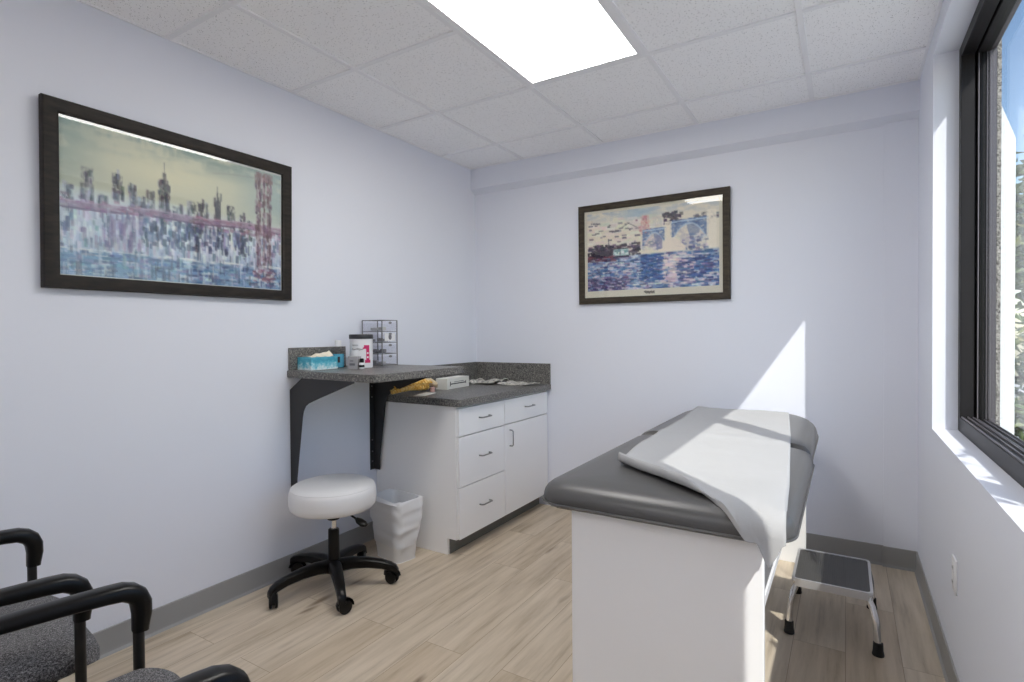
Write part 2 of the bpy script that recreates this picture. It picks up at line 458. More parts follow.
class Canvas:
    def __init__(s, w, h, seed):
        s.w, s.h = w, h; s.r = np.random.default_rng(seed)
        s.X, s.Y = np.meshgrid((np.arange(w)+.5)/w, (np.arange(h)+.5)/h)
        s.a = np.zeros((h, w, 3))
    def noise(s, kx, ky):
        n = blur(s.r.standard_normal((s.h, s.w)), kx, ky); return n/(n.std()+1e-9)
    def put(s, mask, col, alpha=1.0):
        k = np.clip(mask, 0, 1)*alpha
        s.a = s.a*(1-k[..., None]) + np.array(col, float)*k[..., None]
    def rect(s, x0, x1, y0, y1, col, alpha=1.0, rough=.25, kx=2, ky=5):
        m = ((s.X > x0) & (s.X < x1) & (s.Y > y0) & (s.Y < y1)).astype(float)
        s.put(m*np.clip(1.0+rough*3*s.noise(kx, ky)*.4-rough*.2, 0, 1.2), col, alpha)
    def strokes(s, n, x, y, w, h, cols, alpha=.7):
        for _ in range(n):
            cx, cy = s.r.uniform(*x), s.r.uniform(*y); dw, dh = s.r.uniform(*w)/2, s.r.uniform(*h)/2
            i0, i1 = int((cx-dw)*s.w), int((cx+dw)*s.w)+1; j0, j1 = int((cy-dh)*s.h), int((cy+dh)*s.h)+1
            i0, j0 = max(i0, 0), max(j0, 0)
            c = np.array(cols[s.r.integers(len(cols))], float)+s.r.normal(0, 7, 3)
            s.a[j0:j1, i0:i1] = s.a[j0:j1, i0:i1]*(1-alpha)+c*alpha

def art_skyline():
    c = Canvas(330, 205, 3); X, Y = c.X, c.Y
    c.a[:] = (204, 206, 190)
    c.put(np.exp(-((X-.42)**2/.09+(Y-.22)**2/.03)), (232, 225, 196), .9)
    c.put(np.clip((.18-Y)/.18, 0, 1)*np.clip(.55+.5*c.noise(30, 16), 0, 1), (136, 160, 160), .85)
    c.put(np.clip(1-X/.18, 0, 1)*np.clip((.5-Y)*4, 0, 1), (150, 172, 168), .6)
    c.put(np.clip((X-.72)/.2, 0, 1)*np.clip((.55-Y)*4, 0, 1), (168, 188, 190), .75)
    c.put(np.clip(.4*c.noise(18, 8)-.1, 0, 1), (214, 214, 196), .5)
    # middle haze and lower city
    c.put(np.clip((Y-.42)/.10, 0, 1), (204, 208, 222), .9)
    c.put(np.clip((Y-.58)/.2, 0, 1)*np.clip(.7+.5*c.noise(5, 20), 0, 1), (150, 172, 204), .8)
    c.put(np.clip((Y-.80)/.08, 0, 1), (108, 146, 190), .85)
    dk = [(74, 76, 86), (92, 92, 104), (110, 108, 116), (84, 78, 92), (126, 124, 132)]
    for (x, w, t, b) in [(.095, .045, .29, .56), (.205, .040, .29, .47), (.265, .028, .36, .52), (.335, .03, .38, .55), (.30, .03, .42, .56), (.455, .05, .44, .6), (.515, .035, .38, .6),
                         (.57, .055, .37, .58), (.645, .032, .30, .60), (.715, .040, .35, .62), (.775, .03, .42, .62), (.815, .03, .45, .62), (.15, .03, .46, .6), (.03, .03, .42, .58)]:
        col = dk[int(c.r.integers(5))]
        c.rect(x-w/2, x+w/2, t, b, col, .52, .9, 2, 4)
        c.strokes(26, (x-w/2, x+w/2), (t, b), (.004, .012), (.02, .07), dk+[(200, 200, 206), (176, 178, 190)], .55)
    # tall stepped tower with a mast, and a slimmer spire
    for (x0, x1, t) in ((.393, .397, .13), (.387, .403, .21), (.379, .411, .26), (.371, .419, .34)): c.rect(x0, x1, t, .58, (108, 106, 112), .8, .35, 2, 4)
    c.strokes(50, (.371, .419), (.26, .58), (.003, .010), (.015, .05), dk+[(188, 186, 190)], .6)
    for (x0, x1, t) in ((.643, .646, .22), (.638, .652, .27), (.632, .660, .33)): c.rect(x0, x1, t, .60, (98, 98, 106), .85, .35, 2, 4)
    # streaky middle distance
    c.strokes(620, (0, 1), (.55, .84), (.003, .014), (.02, .09), [(224, 226, 234), (186, 196, 216), (120, 134, 168), (84, 92, 124), (206, 206, 220), (150, 140, 172), (236, 236, 240)], .6)
    c.strokes(150, (.30, .80), (.56, .74), (.004, .016), (.02, .08), [(70, 78, 104), (98, 112, 150), (58, 62, 84)], .55)
    # long deck of a suspension bridge
    deck = .545-.06*X+.006*np.sin(14*X)
    band = np.clip(1-np.abs(Y-deck)/.026, 0, 1)**.4*(X > .0)
    c.put((np.abs(Y-deck) < .026)*np.clip(.9+.25*c.noise(9, 2), 0, 1), (160, 128, 154), .85)
    c.put((np.abs(Y-deck-.022) < .006)*1.0, (108, 84, 112), .7)
    c.put((np.abs(Y-deck+.024) < .005)*1.0, (196, 172, 190), .7)
    c.strokes(110, (0, 1), (.48, .565), (.01, .03), (.008, .02), [(176, 120, 146), (150, 112, 150), (190, 170, 196), (138, 104, 128)], .5)
    # piers under it at left
    c.rect(.17, .235, .57, .80, (150, 138, 180), .6, .6); c.rect(.245, .275, .57, .78, (118, 108, 146), .6, .6)
    c.strokes(60, (.16, .30), (.57, .80), (.004, .012), (.03, .1), [(104, 96, 136), (140, 126, 168), (196, 190, 212)], .5)
    # bridge tower at right
    for (x0, x1) in ((.855, .882), (.892, .905), (.915, .942)): c.rect(x0, x1, .03, .92, (138, 108, 120), .82, .5, 2, 5)
    c.rect(.845, .952, .015, .10, (150, 122, 128), .85, .4); c.rect(.855, .942, .20, .235, (146, 118, 128), .8, .4); c.rect(.850, .947, .50, .56, (132, 96, 116), .8, .4)
    c.strokes(150, (.850, .948), (.07, .9), (.004, .010), (.02, .06), [(100, 74, 86), (172, 140, 148), (120, 98, 120), (206, 190, 196), (90, 70, 88)], .5)
    for k in range(2):
        cab = .075+.52*(.90-X)**2*1.15 if k == 0 else .075+.62*(.9-X)**2
        c.put((np.abs(Y-cab) < .003)*(X > .62), (150, 140, 146), .22)
    # shore and water
    c.put((np.abs(Y-.835+.02*X) < .010)*np.clip(.6+.5*c.noise(14, 2), 0, 1), (226, 226, 226), .9)
    c.strokes(430, (0, 1), (.84, 1), (.01, .05), (.006, .02), [(96, 136, 184), (126, 164, 204), (80, 108, 156), (176, 196, 216), (140, 134, 172), (214, 222, 230), (70, 84, 120)], .6)
    c.strokes(130, (0, 1), (.83, .99), (.003, .008), (.03, .11), [(90, 100, 136), (150, 166, 196), (70, 76, 104), (206, 212, 224)], .45)
    c.strokes(60, (.84, .96), (.84, .95), (.01, .03), (.008, .02), [(150, 96, 120), (216, 206, 212), (112, 80, 104)], .6)
    return np.clip(c.a, 0, 255)

def art_river():
    c = Canvas(300, 178, 11); X, Y = c.X, c.Y
    c.a[:] = (228, 216, 200)
    c.put(np.clip((.16-Y)/.16, 0, 1)*np.clip(.5+.6*c.noise(26, 6), 0, 1), (158, 172, 196), .7)
    c.put(np.exp(-((X-.42)**2/.02+(Y-.06)**2/.006)), (150, 180, 206), .7)
    c.strokes(200, (0, .62), (.10, .52), (.03, .09), (.02, .05), [(230, 218, 204), (222, 208, 194), (236, 228, 216), (216, 204, 198)], .5)
    # roofs and small windows of the far bank
    c.strokes(34, (.0, .42), (.12, .48), (.012, .04), (.008, .018), [(120, 112, 124), (150, 140, 148), (96, 92, 110)], .75)
    for (x, y) in ((.05, .13), (.07, .135), (.10, .14), (.22, .26), (.25, .25), (.19, .36), (.36, .25)): c.rect(x-.018, x+.018, y-.012, y+.012, (86, 82, 100), .8, .6)
    for k in range(2):
        c.put((np.abs(Y-(.17+abs(0)-(-1 if k else 1)*(X-.34)*.9)) < .006)*(np.abs(X-.34+(.03 if not k else -.03)) < .04), (110, 104, 112), .6)
    c.rect(.435, .50, .10, .33, (214, 160, 158), .75, .8); c.strokes(24, (.43, .51), (.10, .32), (.008, .02), (.01, .03), [(190, 110, 120), (226, 190, 184), (204, 140, 146)], .6)
    c.rect(.53, .60, .06, .24, (198, 196, 196), .6, .8)
    c.strokes(60, (.61, .74), (.10, .24), (.01, .03), (.012, .035), [(78, 70, 88), (104, 96, 106), (64, 60, 78)], .7)
    c.strokes(40, (.82, 1), (.14, .28), (.01, .03), (.012, .03), [(90, 86, 100), (120, 116, 126)], .6)
    # bridge: two arch spans between pale piers
    for (x0, x1, t, d) in ((.45, .63, .27, .16), (.66, .93, .20, .19)):
        xm, hw = (x0+x1)/2, (x1-x0)/2
        in_x = (X > x0) & (X < x1)
        top = t - .05*(X-x0)
        arch = t+.05+d*1.15*((X-xm)/hw)**2
        c.put((in_x & (Y > top) & (Y < np.minimum(arch, t+.30)))*np.clip(.85+.3*c.noise(5, 3), 0, 1), (82, 112, 170), .85)
        c.put((in_x & (np.abs(Y-top-.022) < .008))*1.0, (176, 200, 226), .9)
        c.put((in_x & (np.abs(Y-arch) < .012))*1.0, (166, 188, 216), .8)
        c.put((in_x & (Y > arch+.012) & (Y < .54))*np.clip(.5+.5*c.noise(9, 5), 0, 1), (150, 146, 178), .40)
        c.put((in_x & (Y > arch+.012) & (Y < .54) & (np.abs(X-xm-.25*hw) < .35*hw*np.clip((.56-Y)*4, 0, 1)))*1.0, (92, 112, 164), .55)
        c.strokes(26, (x0, x1), (.40, .56), (.015, .04), (.01, .022), [(226, 214, 202), (170, 160, 186), (110, 116, 160)], .6)
    c.rect(.615, .67, .20, .60, (236, 222, 206), .95, .2); c.put((np.abs(X-.68) < .09)*(Y > .40)*(Y < .64)*(Y-.40 > np.abs(X-.665)*1.6-.05), (236, 220, 206), .9)
    c.rect(.915, .985, .12, .66, (238, 226, 212), .95, .2); c.rect(.81, .91, .40, .50, (200, 204, 214), .7, .7)
    c.rect(.555, .60, .36, .52, (120, 118, 170), .7, .6)
    c.strokes(40, (.80, .92), (.38, .58), (.01, .03), (.01, .03), [(86, 92, 136), (228, 220, 214), (116, 128, 176)], .6)
    # water
    wat = np.clip((Y-.56)/.04, 0, 1)
    c.put(wat, (104, 134, 186), .9)
    cols = [(58, 96, 160), (92, 132, 190), (150, 178, 212), (220, 220, 226), (196, 176, 196), (70, 64, 112), (130, 116, 160), (232, 224, 222), (44, 78, 142)]
    c.strokes(1300, (0, 1), (.58, 1.0), (.015, .06), (.008, .022), cols, .65)
    c.strokes(170, (.60, .82), (.60, .96), (.02, .06), (.008, .02), [(222, 196, 206), (236, 220, 218), (190, 160, 186)], .65)
    c.strokes(190, (0, .34), (.84, 1.0), (.012, .04), (.008, .018), [(72, 58, 106), (104, 84, 130), (50, 52, 98), (180, 160, 190)], .65)
    c.strokes(170, (.44, .60), (.58, .9), (.015, .05), (.008, .02), [(44, 84, 156), (70, 118, 184), (36, 62, 120)], .6)
    c.strokes(120, (.72, .95), (.66, .92), (.015, .05), (.008, .02), [(62, 106, 174), (84, 84, 140), (36, 58, 116)], .6)
    # moored boat with a pale cabin
    c.strokes(190, (.02, .42), (.42, .58), (.012, .04), (.012, .03), [(54, 48, 66), (84, 72, 92), (36, 34, 52), (112, 88, 104)], .7)
    c.rect(.0, .21, .50, .585, (52, 44, 62), .85, .4); c.rect(.215, .345, .485, .575, (176, 208, 210), .95, .2); c.rect(.215, .345, .57, .592, (40, 38, 60), .9, .2)
    c.strokes(14, (.225, .335), (.50, .55), (.012, .018), (.02, .03), [(110, 150, 160), (222, 232, 228)], .8)
    c.strokes(40, (.0, .22), (.56, .63), (.02, .05), (.01, .02), [(120, 60, 80), (60, 50, 80), (150, 110, 130)], .7)
    c.rect(.178, .182, .34, .5, (84, 80, 92), .8, .1)
    return np.clip(c.a, 0, 255)

def art_mesh(name, A, P, ux, uy, w, h, material, parent):
    """colour grid laid on the plane through P (top left) with unit vectors ux, uy(down)"""
    H, W = A.shape[:2]
    xs_ = np.linspace(0, w, W+1); ys_ = np.linspace(0, h, H+1)
    off = Vector((0, 0, 0)); q = parent
    while q is not None: off += q.location; q = q.parent
    P0 = np.array(P)-np.array(off)
    co = P0[None, None, :] + xs_[None, :, None]*np.array(ux)[None, None, :] + ys_[:, None, None]*np.array(uy)[None, None, :]
    co = co.reshape(-1, 3)
    idx = np.arange((H+1)*(W+1)).reshape(H+1, W+1)
    f = np.stack([idx[:-1, :-1], idx[1:, :-1], idx[1:, 1:], idx[:-1, 1:]], -1).reshape(-1, 4)
    me = bpy.data.meshes.new(name); me.from_pydata(co.tolist(), [], f.tolist()); me.update()
    g = A.mean(2, keepdims=True); A = np.clip((g+(A-g)*.86)*1.07, 0, 252)
    A = .45*A+.55*np.stack([blur(A[..., k], 3, 3) for k in range(3)], -1)
    L = A/255.0; L = np.where(L <= .04045, L/12.92, ((L+.055)/1.055)**2.4)
    ca = me.color_attributes.new('paint', 'FLOAT_COLOR', 'CORNER')
    d = np.concatenate([L.reshape(-1, 3), np.ones((H*W, 1))], 1)
    ca.data.foreach_set('color', np.repeat(d, 4, axis=0).astype(np.float32).ravel())
    me.materials.append(material)
    o = bpy.data.objects.new(name, me); C.objects.link(o); o.parent = parent
    return o

def picture(name, label, orig, ux, nrm, w, h, fw, depth, fmat, art, mats, tilt, border):
    """orig = bottom-left back corner on the wall, ux = along the picture, nrm = out of the wall; local frame, then tilted about its foot"""
    t = thing(name, label, 'picture', (0, 0, 0))
    ux, nrm, uz = Vector(ux), Vector(nrm), Vector((0, 0, 1))
    def put(bm):                         # local (along, out, up) -> world axes
        for v in bm.verts: v.co = ux*v.co.x + nrm*v.co.y + uz*v.co.z
    bm = nm()
    prof = [(0, 0), (0, depth*.75), (.004, depth), (fw*.5, depth*.93), (fw-.004, depth*.80), (fw, depth*.70), (fw, 0)]
    rings = []
    for (a, b) in ((0, 0), (1, 0), (1, 1), (0, 1)):
        rings.append([((p if not a else w-p), d, (p if not b else h-p)) for p, d in prof])
    V = [[bm.verts.new(p) for p in r] for r in rings]
    for i in range(4):
        a, b = V[i], V[(i+1) % 4]
        for k in range(len(prof)-1): bm.faces.new((a[k], a[k+1], b[k+1], b[k]))
    put(bm); obj('frame', bm, fmat, t)
    bm = nm(); add_box(bm, fw-.006, w-fw+.006, .004, .010, fw-.006, h-fw+.006); put(bm); obj('mat_board', bm, mats, t)
    bl, bt, bb = border
    aw, ah = w-2*fw-2*bl, h-2*fw-bt-bb
    P = ux*(fw+bl)+nrm*.0112+uz*(h-fw-bt)
    art_mesh('print', art, P, ux, -uz, aw, ah, art_material('paint_'+name), t)
    bm = nm(); add_box(bm, fw-.004, w-fw+.004, .0135, .0150, fw-.004, h-fw+.004); put(bm); obj('glass', bm, M['glass'], t)
    ax = ux
    t.rotation_mode = 'QUATERNION'
    from mathutils import Quaternion
    q = Quaternion(ax, tilt)
    if (q @ uz).dot(nrm) < 0: q = Quaternion(ax, -tilt)
    t.rotation_quaternion = q
    t.location = orig
    return t
picture('framed_print', 'large black-framed print of a misty city skyline and bridge on the left wall', (XL+.002, .780, 1.413), (0, 1, 0), (1, 0, 0), 1.014, .682, .050, .030,
        M['frame_wood'], art_skyline(), M['label_white'], .019, (.004, .010, .004))
p2 = picture('framed_print', 'brown-framed print of a boat and arched bridge on a river, on the back wall', (-1.566, YB-.002, 1.433), (1, 0, 0), (0, -1, 0), .980, .668, .042, .026,
        M['frame_wood2'], art_river(), M['mat_board'], .0065, (.021, .019, .044))
bm = nm()
sig = [(.455+.070*k/40, .0125, .064+.009*math.sin(k*1.15)*(1 if k % 7 else 1.5)+(.006 if k in (3, 4) else 0)) for k in range(41)]
add_tube(bm, [(x, -.0120, z) for x, y, z in sig], .0017, 5)
for v in bm.verts: v.co += p2.location
obj('caption', bm, M['ink'], p2)

# ------------------------------------------------------------------ wall shelf with brackets
SZ0, SZ1 = 1.020, 1.056
sh = thing('wall_shelf', 'raised speckled grey laminate shelf on two dark steel brackets, left wall', 'shelf', (XL, 2.1, SZ0))
bm = nm()
poly = [(XL+.001, 1.778), (-1.855, 1.742), (-1.805, 1.752), (-1.790, 1.790), (-1.800, 2.43), (XL+.001, 2.43)]
add_prism(bm, poly, 2, SZ0, SZ1)
bmesh.ops.bevel(bm, geom=list(bm.edges), offset=.003, segments=2, affect='EDGES')
obj('shelf_top', bm, M['counter'], sh)
bm = nm(); add_box(bm, XL+.001, XL+.020, 1.787, 2.15, SZ1, 1.171, .0015, 1); obj('backsplash', bm, M['counter'], sh)
def bracket(y, flange):
    bm = nm()
    out = [(-2.446, .42), (-2.446, .955), (-2.352, SZ0-.002), (-1.975, SZ0-.002), (-1.975, 1.008)]
    inner = [(-2.232, .918), (-2.300, .893), (-2.326, .876), (-2.342, .850), (-2.350, .820), (-2.399, .50), (-2.402, .42)]
    add_prism(bm, out+inner, 1, y-.0025, y+.0025)
    br = obj('bracket', bm, M['bracket'], sh)
    bm = nm()
    add_box(bm, -2.4485, -2.4445, y-(.034 if flange < 0 else -.0025), y+(.034 if flange > 0 else -.0025), .42, .955)
    add_box(bm, -2.352, -1.985, min(y, y+flange*.034), max(y, y+flange*.034), SZ0-.005, SZ0-.0005)
    obj('flange', bm, M['bracket'], br)
    for z in (.47, .53, .60, .86, .925):
        bm = nm(); add_tube(bm, [(-2.4445, y+flange*.019, z), (-2.4415, y+flange*.019, z)], .0045, 10); obj('screw', bm, M['steel'], br)
bracket(1.795, 1); bracket(2.379, -1)

# ------------------------------------------------------------------ things on the shelf
Z = SZ1
tb = thing('tissue_box', 'teal and white printed tissue box with cream tissue pulled out, on the shelf', 'tissue box', (-2.372, 1.985, Z))
bm = nm(); add_box(bm, -2.427, -2.318, 1.826, 1.996, Z, Z+.066, .0015, 1); obj('carton', bm, M['tissue_box'], tb)
bm = nm()
for (x, y, w, l, hgt, ph) in ((-2.372, 1.885, .05, .09, .020, .3), (-2.368, 1.935, .045, .09, .030, 1.4)):
    nx, ny = 8, 12; V = []
    for i in range(nx+1):
        for j in range(ny+1):
            a, b = i/nx*2-1, j/ny*2-1
            V.append(bm.verts.new((x+a*w*.8, y+b*l*.5, Z+.0675+hgt*(1-abs(a))*(.55+.45*b)+.003*math.sin(5*b+ph+2*a))))
    for i in range(nx):
        for j in range(ny):
            k = i*(ny+1)+j; bm.faces.new((V[k], V[k+1], V[k+ny+2], V[k+ny+1]))
obj('tissue', bm, M['tissue'], tb)
bx_, by_ = -2.375, 2.048
bo = thing('bottle', 'small blue bottle with clear top and white cap between tissue box and canister', 'bottle', (bx_, by_, Z))
bm = nm(); add_lathe(bm, [(.030, 0), (.033, .004), (.033, .090), (.029, .102), (.016, .112), (.015, .122)], (bx_, by_, Z), 28)
obj('body', bm, M['acrylic'], bo)
bm = nm(); add_lathe(bm, [(.0315, .0), (.0315, .072), (0, .072)], (bx_, by_, Z+.004), 28); obj('liquid', bm, mat('blue_liquid', (92, 176, 204), .2), bo)
bm = nm(); add_lathe(bm, [(.0175, .118), (.0175, .146), (.014, .150), (0, .150)], (bx_, by_, Z), 20); obj('cap', bm, M['label_white'], bo)
bm = nm(); a_b = math.atan2(-by_, -bx_)
for q in range(6):
    t0_, t1_ = (-.30+.1*q), (-.20+.1*q)
    bm.faces.new([bm.verts.new((bx_+.0338*math.cos(a_b+t), by_+.0338*math.sin(a_b+t), Z+z)) for t, z in ((t0_, .030), (t1_, .030), (t1_, .062), (t0_, .062))])
obj('emblem', bm, M['ink'], bo, smooth=False)

cx, cy = -2.268, 2.116
cn = thing('wipes_canister', 'white disinfectant wipes canister with black lid and magenta numeral', 'canister', (cx, cy, Z))
bm = nm(); add_lathe(bm, [(.058, 0), (.061, .003), (.061, .158), (.057, .161), (0, .161)], (cx, cy, Z), 48); obj('body', bm, M['label_white'], cn)
bm = nm(); add_lathe(bm, [(.0635, .158), (.0645, .160), (.0645, .178), (.062, .182), (.030, .183), (.0, .183)], (cx, cy, Z), 48); obj('lid', bm, mat('charcoal_lid', (46, 46, 50), .4), cn)
def text_mesh(name, body, size, material, parent, fn, extr=.0003):
    cu = bpy.data.curves.new(name, 'FONT'); cu.body = body; cu.size = size; cu.extrude = extr
    cu.resolution_u = 3
    o = bpy.data.objects.new(name, cu); C.objects.link(o)
    dg = bpy.context.evaluated_depsgraph_get(); me = bpy.data.meshes.new_from_object(o.evaluated_get(dg))
    bpy.data.objects.remove(o); bpy.data.curves.remove(cu)
    bm = nm(); bm.from_mesh(me); bpy.data.meshes.remove(me)
    for v in bm.verts: v.co = Vector(fn(v.co.x, v.co.y, v.co.z))
    r = obj(name, bm, material, parent, smooth=False); return r
az0 = math.atan2(0-cy, 0-cx)        # towards the camera
def wrap(x, y, z, r=.0616, a0=az0, zz=0.0, s0=0.0):
    a = a0 + (x+s0)/r
    return (cx+(r+z)*math.cos(a), cy+(r+z)*math.sin(a), Z+zz+y)
text_mesh('lettering', 'CaviWipes', .0150, M['ink'], cn, lambda x, y, z: wrap(x, y, z, zz=.098, s0=-.055))
text_mesh('fine_print', 'disinfecting', .008, M['greyprint'], cn, lambda x, y, z: wrap(x, y, z, zz=.122, s0=-.052))
bm = nm()   # the magenta numeral one
for (x0, x1, y0, y1) in ((.026, .046, .034, .116), (.019, .053, .028, .044), (.008, .030, .104, .112), (.014, .046, .112, .124)):
    nseg = 6; P = [(x0+(x1-x0)*k/nseg) for k in range(nseg+1)]
    for q0, q1 in zip(P, P[1:]):
        vs = [bm.verts.new(wrap(x, y, .0004)) for x, y in ((q0, y0), (q1, y0), (q1, y1), (q0, y1))]; bm.faces.new(vs)
obj('numeral', bm, M['magenta'], cn, smooth=False)
bm = nm()
for yy in (.054, .076): add_box(bm, 0, 0, 0, 0, 0, 0) if False else [bm.faces.new([bm.verts.new(wrap(x, y, .0008)) for x, y in ((.030, yy), (.040, yy), (.040, yy+.009), (.030, yy+.009))])]
obj('numeral_window', bm, M['label_white'], cn, smooth=False)

gb = thing('carton', 'small grey carton in front of the white canister on the shelf', 'box', (-2.222, 2.007, Z))
bm = nm(); add_box(bm, -2.250, -2.190, 2.006, 2.040, Z, Z+.066, .001, 1, rotz=.25); obj('body', bm, M['grey_box'], gb)
bm = nm(); add_box(bm, -2.234, -2.202, 2.0045, 2.0065, Z+.018, Z+.030, 0, 1, rotz=.25); add_box(bm, -2.232, -2.212, 2.0045, 2.0065, Z+.040, Z+.045, 0, 1, rotz=.25)
obj('printed_mark', bm, M['greyprint'], gb)
vb = thing('vial', 'tiny white vial with black cap beside the grey carton on the shelf', 'vial', (-2.172, 2.028, Z))
bm = nm(); add_lathe(bm, [(.0125, 0), (.014, .002), (.014, .030), (.010, .036), (0, .036)], (-2.172, 2.028, Z), 20); obj('body', bm, M['label_white'], vb)
bm = nm(); add_lathe(bm, [(.0145, .010), (.0148, .012), (.0148, .022)], (-2.172, 2.028, Z), 20)
add_lathe(bm, [(.011, .034), (.012, .036), (.012, .052), (.008, .056), (0, .056)], (-2.172, 2.028, Z), 20); obj('cap', bm, M['black'], vb)
bm = nm(); add_box(bm, -2.19, -2.09, 2.135, 2.185, Z, Z+.004, .001, 1, rotz=.4); add_box(bm, -2.175, -2.125, 2.145, 2.170, Z+.004, Z+.008, .001, 1, rotz=.1)
tag(obj('sealed_packet', bm, M['acrylic']), 'flat clear sealed packet lying at the foot of the canister', 'packet')

# clear drawer organiser: side towards the camera, fronts to the room
ox0, ox1, oy0, oy1, oh = -2.425, -2.262, 2.268, 2.395, .262
og = thing('drawer_organizer', 'clear acrylic four-drawer organizer tower at the back of the shelf', 'organizer', ((ox0+ox1)/2, (oy0+oy1)/2, Z))
bm = nm(); t_ = .003
add_box(bm, ox0, ox1, oy0, oy0+t_, Z+.004, Z+oh); add_box(bm, ox0, ox1, oy1-t_, oy1, Z+.004, Z+oh); add_box(bm, ox0, ox0+t_, oy0+t_, oy1-t_, Z+.004, Z+oh)
obj('shell', bm, M['acrylic'], og)
bm = nm()
for k in range(5): add_box(bm, ox0, ox1, oy0, oy1, Z+.002+k*.0645, Z+.0055+k*.0645)
for (x, y) in ((ox0, oy0), (ox1-.005, oy0), (ox0, oy1-.005), (ox1-.005, oy1-.005)): add_box(bm, x, x+.005, y, y+.005, Z+.001, Z+oh+.002)
for (y) in (oy0, oy1-.004): add_box(bm, ox0, ox1, y, y+.004, Z+oh-.001, Z+oh+.003)
for x in (ox0, ox1-.004): add_box(bm, x, x+.004, oy0, oy1, Z+oh-.001, Z+oh+.003)
# open shelves read as rims: clear the middle of each shelf plate
obj('edge_rails', bm, M['acrylic_edge'], og) if False else None
bm.free()
bm = nm()
for k in range(5):
    z0 = Z+.002+k*.0648
    for (a0, a1, b0, b1) in ((ox0, ox1, oy0, oy0+.004), (ox0, ox1, oy1-.004, oy1), (ox0, ox0+.004, oy0, oy1), (ox1-.004, ox1, oy0, oy1)):
        add_box(bm, a0, a1, b0, b1, z0, z0+.004)
for (x, y) in ((ox0, oy0), (ox1-.005, oy0), (ox0, oy1-.005), (ox1-.005, oy1-.005)): add_box(bm, x, x+.005, y, y+.005, Z, Z+oh+.003)
obj('edge_rails', bm, M['acrylic_edge'], og)
cols = [(170, 170, 172), (120, 119, 122), (140, 138, 140), (190, 190, 186)]
for k in range(4):
    z0 = Z+.008+k*.0648
    bm = nm()
    add_box(bm, ox0+.006, ox1-.002, oy0+.006, oy1-.006, z0, z0+.002); add_box(bm, ox1-.004, ox1-.001, oy0+.006, oy1-.006, z0+.002, z0+.052)
    add_box(bm, ox0+.006, ox1-.004, oy0+.006, oy0+.008, z0+.002, z0+.044); add_box(bm, ox0+.006, ox1-.004, oy1-.008, oy1-.006, z0+.002, z0+.044)
    dr = obj('drawer', bm, M['acrylic'], og)
    bm = nm(); add_lathe(bm, [(.010, 0), (.012, .003), (.012, .005), (0, .005)], (0, 0, 0), 16)
    for v in bm.verts: v.co = Vector((ox1-.001+v.co.z, (oy0+oy1)/2+v.co.x, z0+.046+v.co.y*.6))
    obj('knob', bm, M['acrylic_edge'], dr)
    cm = mat('drawer_contents', cols[k], .6)
    for q in range(3):
        x = ox0+.018+.045*q+random.uniform(0, .01); y = random.uniform(oy0+.015, oy1-.055)
        w, l, hh = random.uniform(.022, .036), random.uniform(.02, .04), random.uniform(.012, .028)
        bm = nm(); add_box(bm, x, x+w, y, min(y+l, oy1-.012), z0+.002, z0+.002+hh, .002, 1); obj('content_packet', bm, cm, dr)
    if k == 2:
        bm = nm(); add_box(bm, ox1-.0012, ox1+.0005, oy0+.022, oy1-.022, z0+.006, z0+.050); obj('paper_label', bm, M['label_white'], dr)
        bm = nm(); add_lathe(bm, [(.016, 0), (.016, .0006)], (0, 0, 0), 18)
        for v in bm.verts: v.co = Vector((ox1+.0006+v.co.z, (oy0+oy1)/2+v.co.x*.8, z0+.028+v.co.y))
        obj('label_mark', bm, M['greyprint'], dr)

# ------------------------------------------------------------------ base cabinets and counter
CX = -1.838     # carcass front
YA, YM, YE = 2.396, 2.870, 3.455
def handle(parent, p, horizontal=True, L=.10):
    x, y, z = p; pts = []
    d = .026
    for k in range(-1, 2):
        pass
    if horizontal:
        pts = [(x, y-L/2, z), (x+d*.7, y-L/2, z), (x+d, y-L/2+.008, z), (x+d, y+L/2-.008, z), (x+d*.7, y+L/2, z), (x, y+L/2, z)]
    else:
        pts = [(x, y, z-L/2), (x+d*.7, y, z-L/2), (x+d, y, z-L/2+.008), (x+d, y, z+L/2-.008), (x+d*.7, y, z+L/2), (x, y, z+L/2)]
    bm = nm(); add_tube(bm, pts, .0042, 10); obj('handle', bm, M['steel'], parent)
def carcass(t, y0, y1, first):
    bm = nm()
    th = .018
    side = [(XL+.004, 0), (CX-.065, 0), (CX-.065, .092), (CX, .092), (CX, .832), (XL+.004, .832)]
    add_prism(bm, side, 1, y0, y0+th); add_prism(bm, side, 1, y1-th, y1)
    add_box(bm, XL+.004, CX, y0+th, y1-th, .092, .110); add_box(bm, XL+.004, CX, y0+th, y1-th, .814, .832)
    add_box(bm, XL+.004, XL+.012, y0+th, y1-th, .110, .814)
    obj('carcass', bm, M['lam'], t)
    bm = nm(); add_box(bm, CX-.0648, CX-.0588, y0+(th if first else 0), y1, 0, .091); obj('toe_kick', bm, M['toekick'], t)
def front(t, kind, y0, y1, z0, z1, hp, horiz=True):
    bm = nm(); add_box(bm, CX+.001, CX+.020, y0, y1, z0, z1, .0012, 1); f = obj(kind, bm, M['lam'], t)
    handle(f, (CX+.020, hp[0], hp[1]), horiz)
c1 = thing('drawer_cabinet', 'white laminate base cabinet with three drawers under the counter', 'cabinet', (-2.14, (YA+YM)/2, 0))
carcass(c1, YA, YM, True)
for (z0, z1) in ((.668, .822), (.385, .662), (.096, .379)): front(c1, 'drawer', YA+.004, YM-.002, z0, z1, ((YA+YM)/2+.01, (z0+z1)/2+.006))
c2 = thing('door_cabinet', 'white laminate base cabinet with one drawer and a door, by back wall', 'cabinet', (-2.14, (YM+YE)/2, 0))
carcass(c2, YM, YE, False)
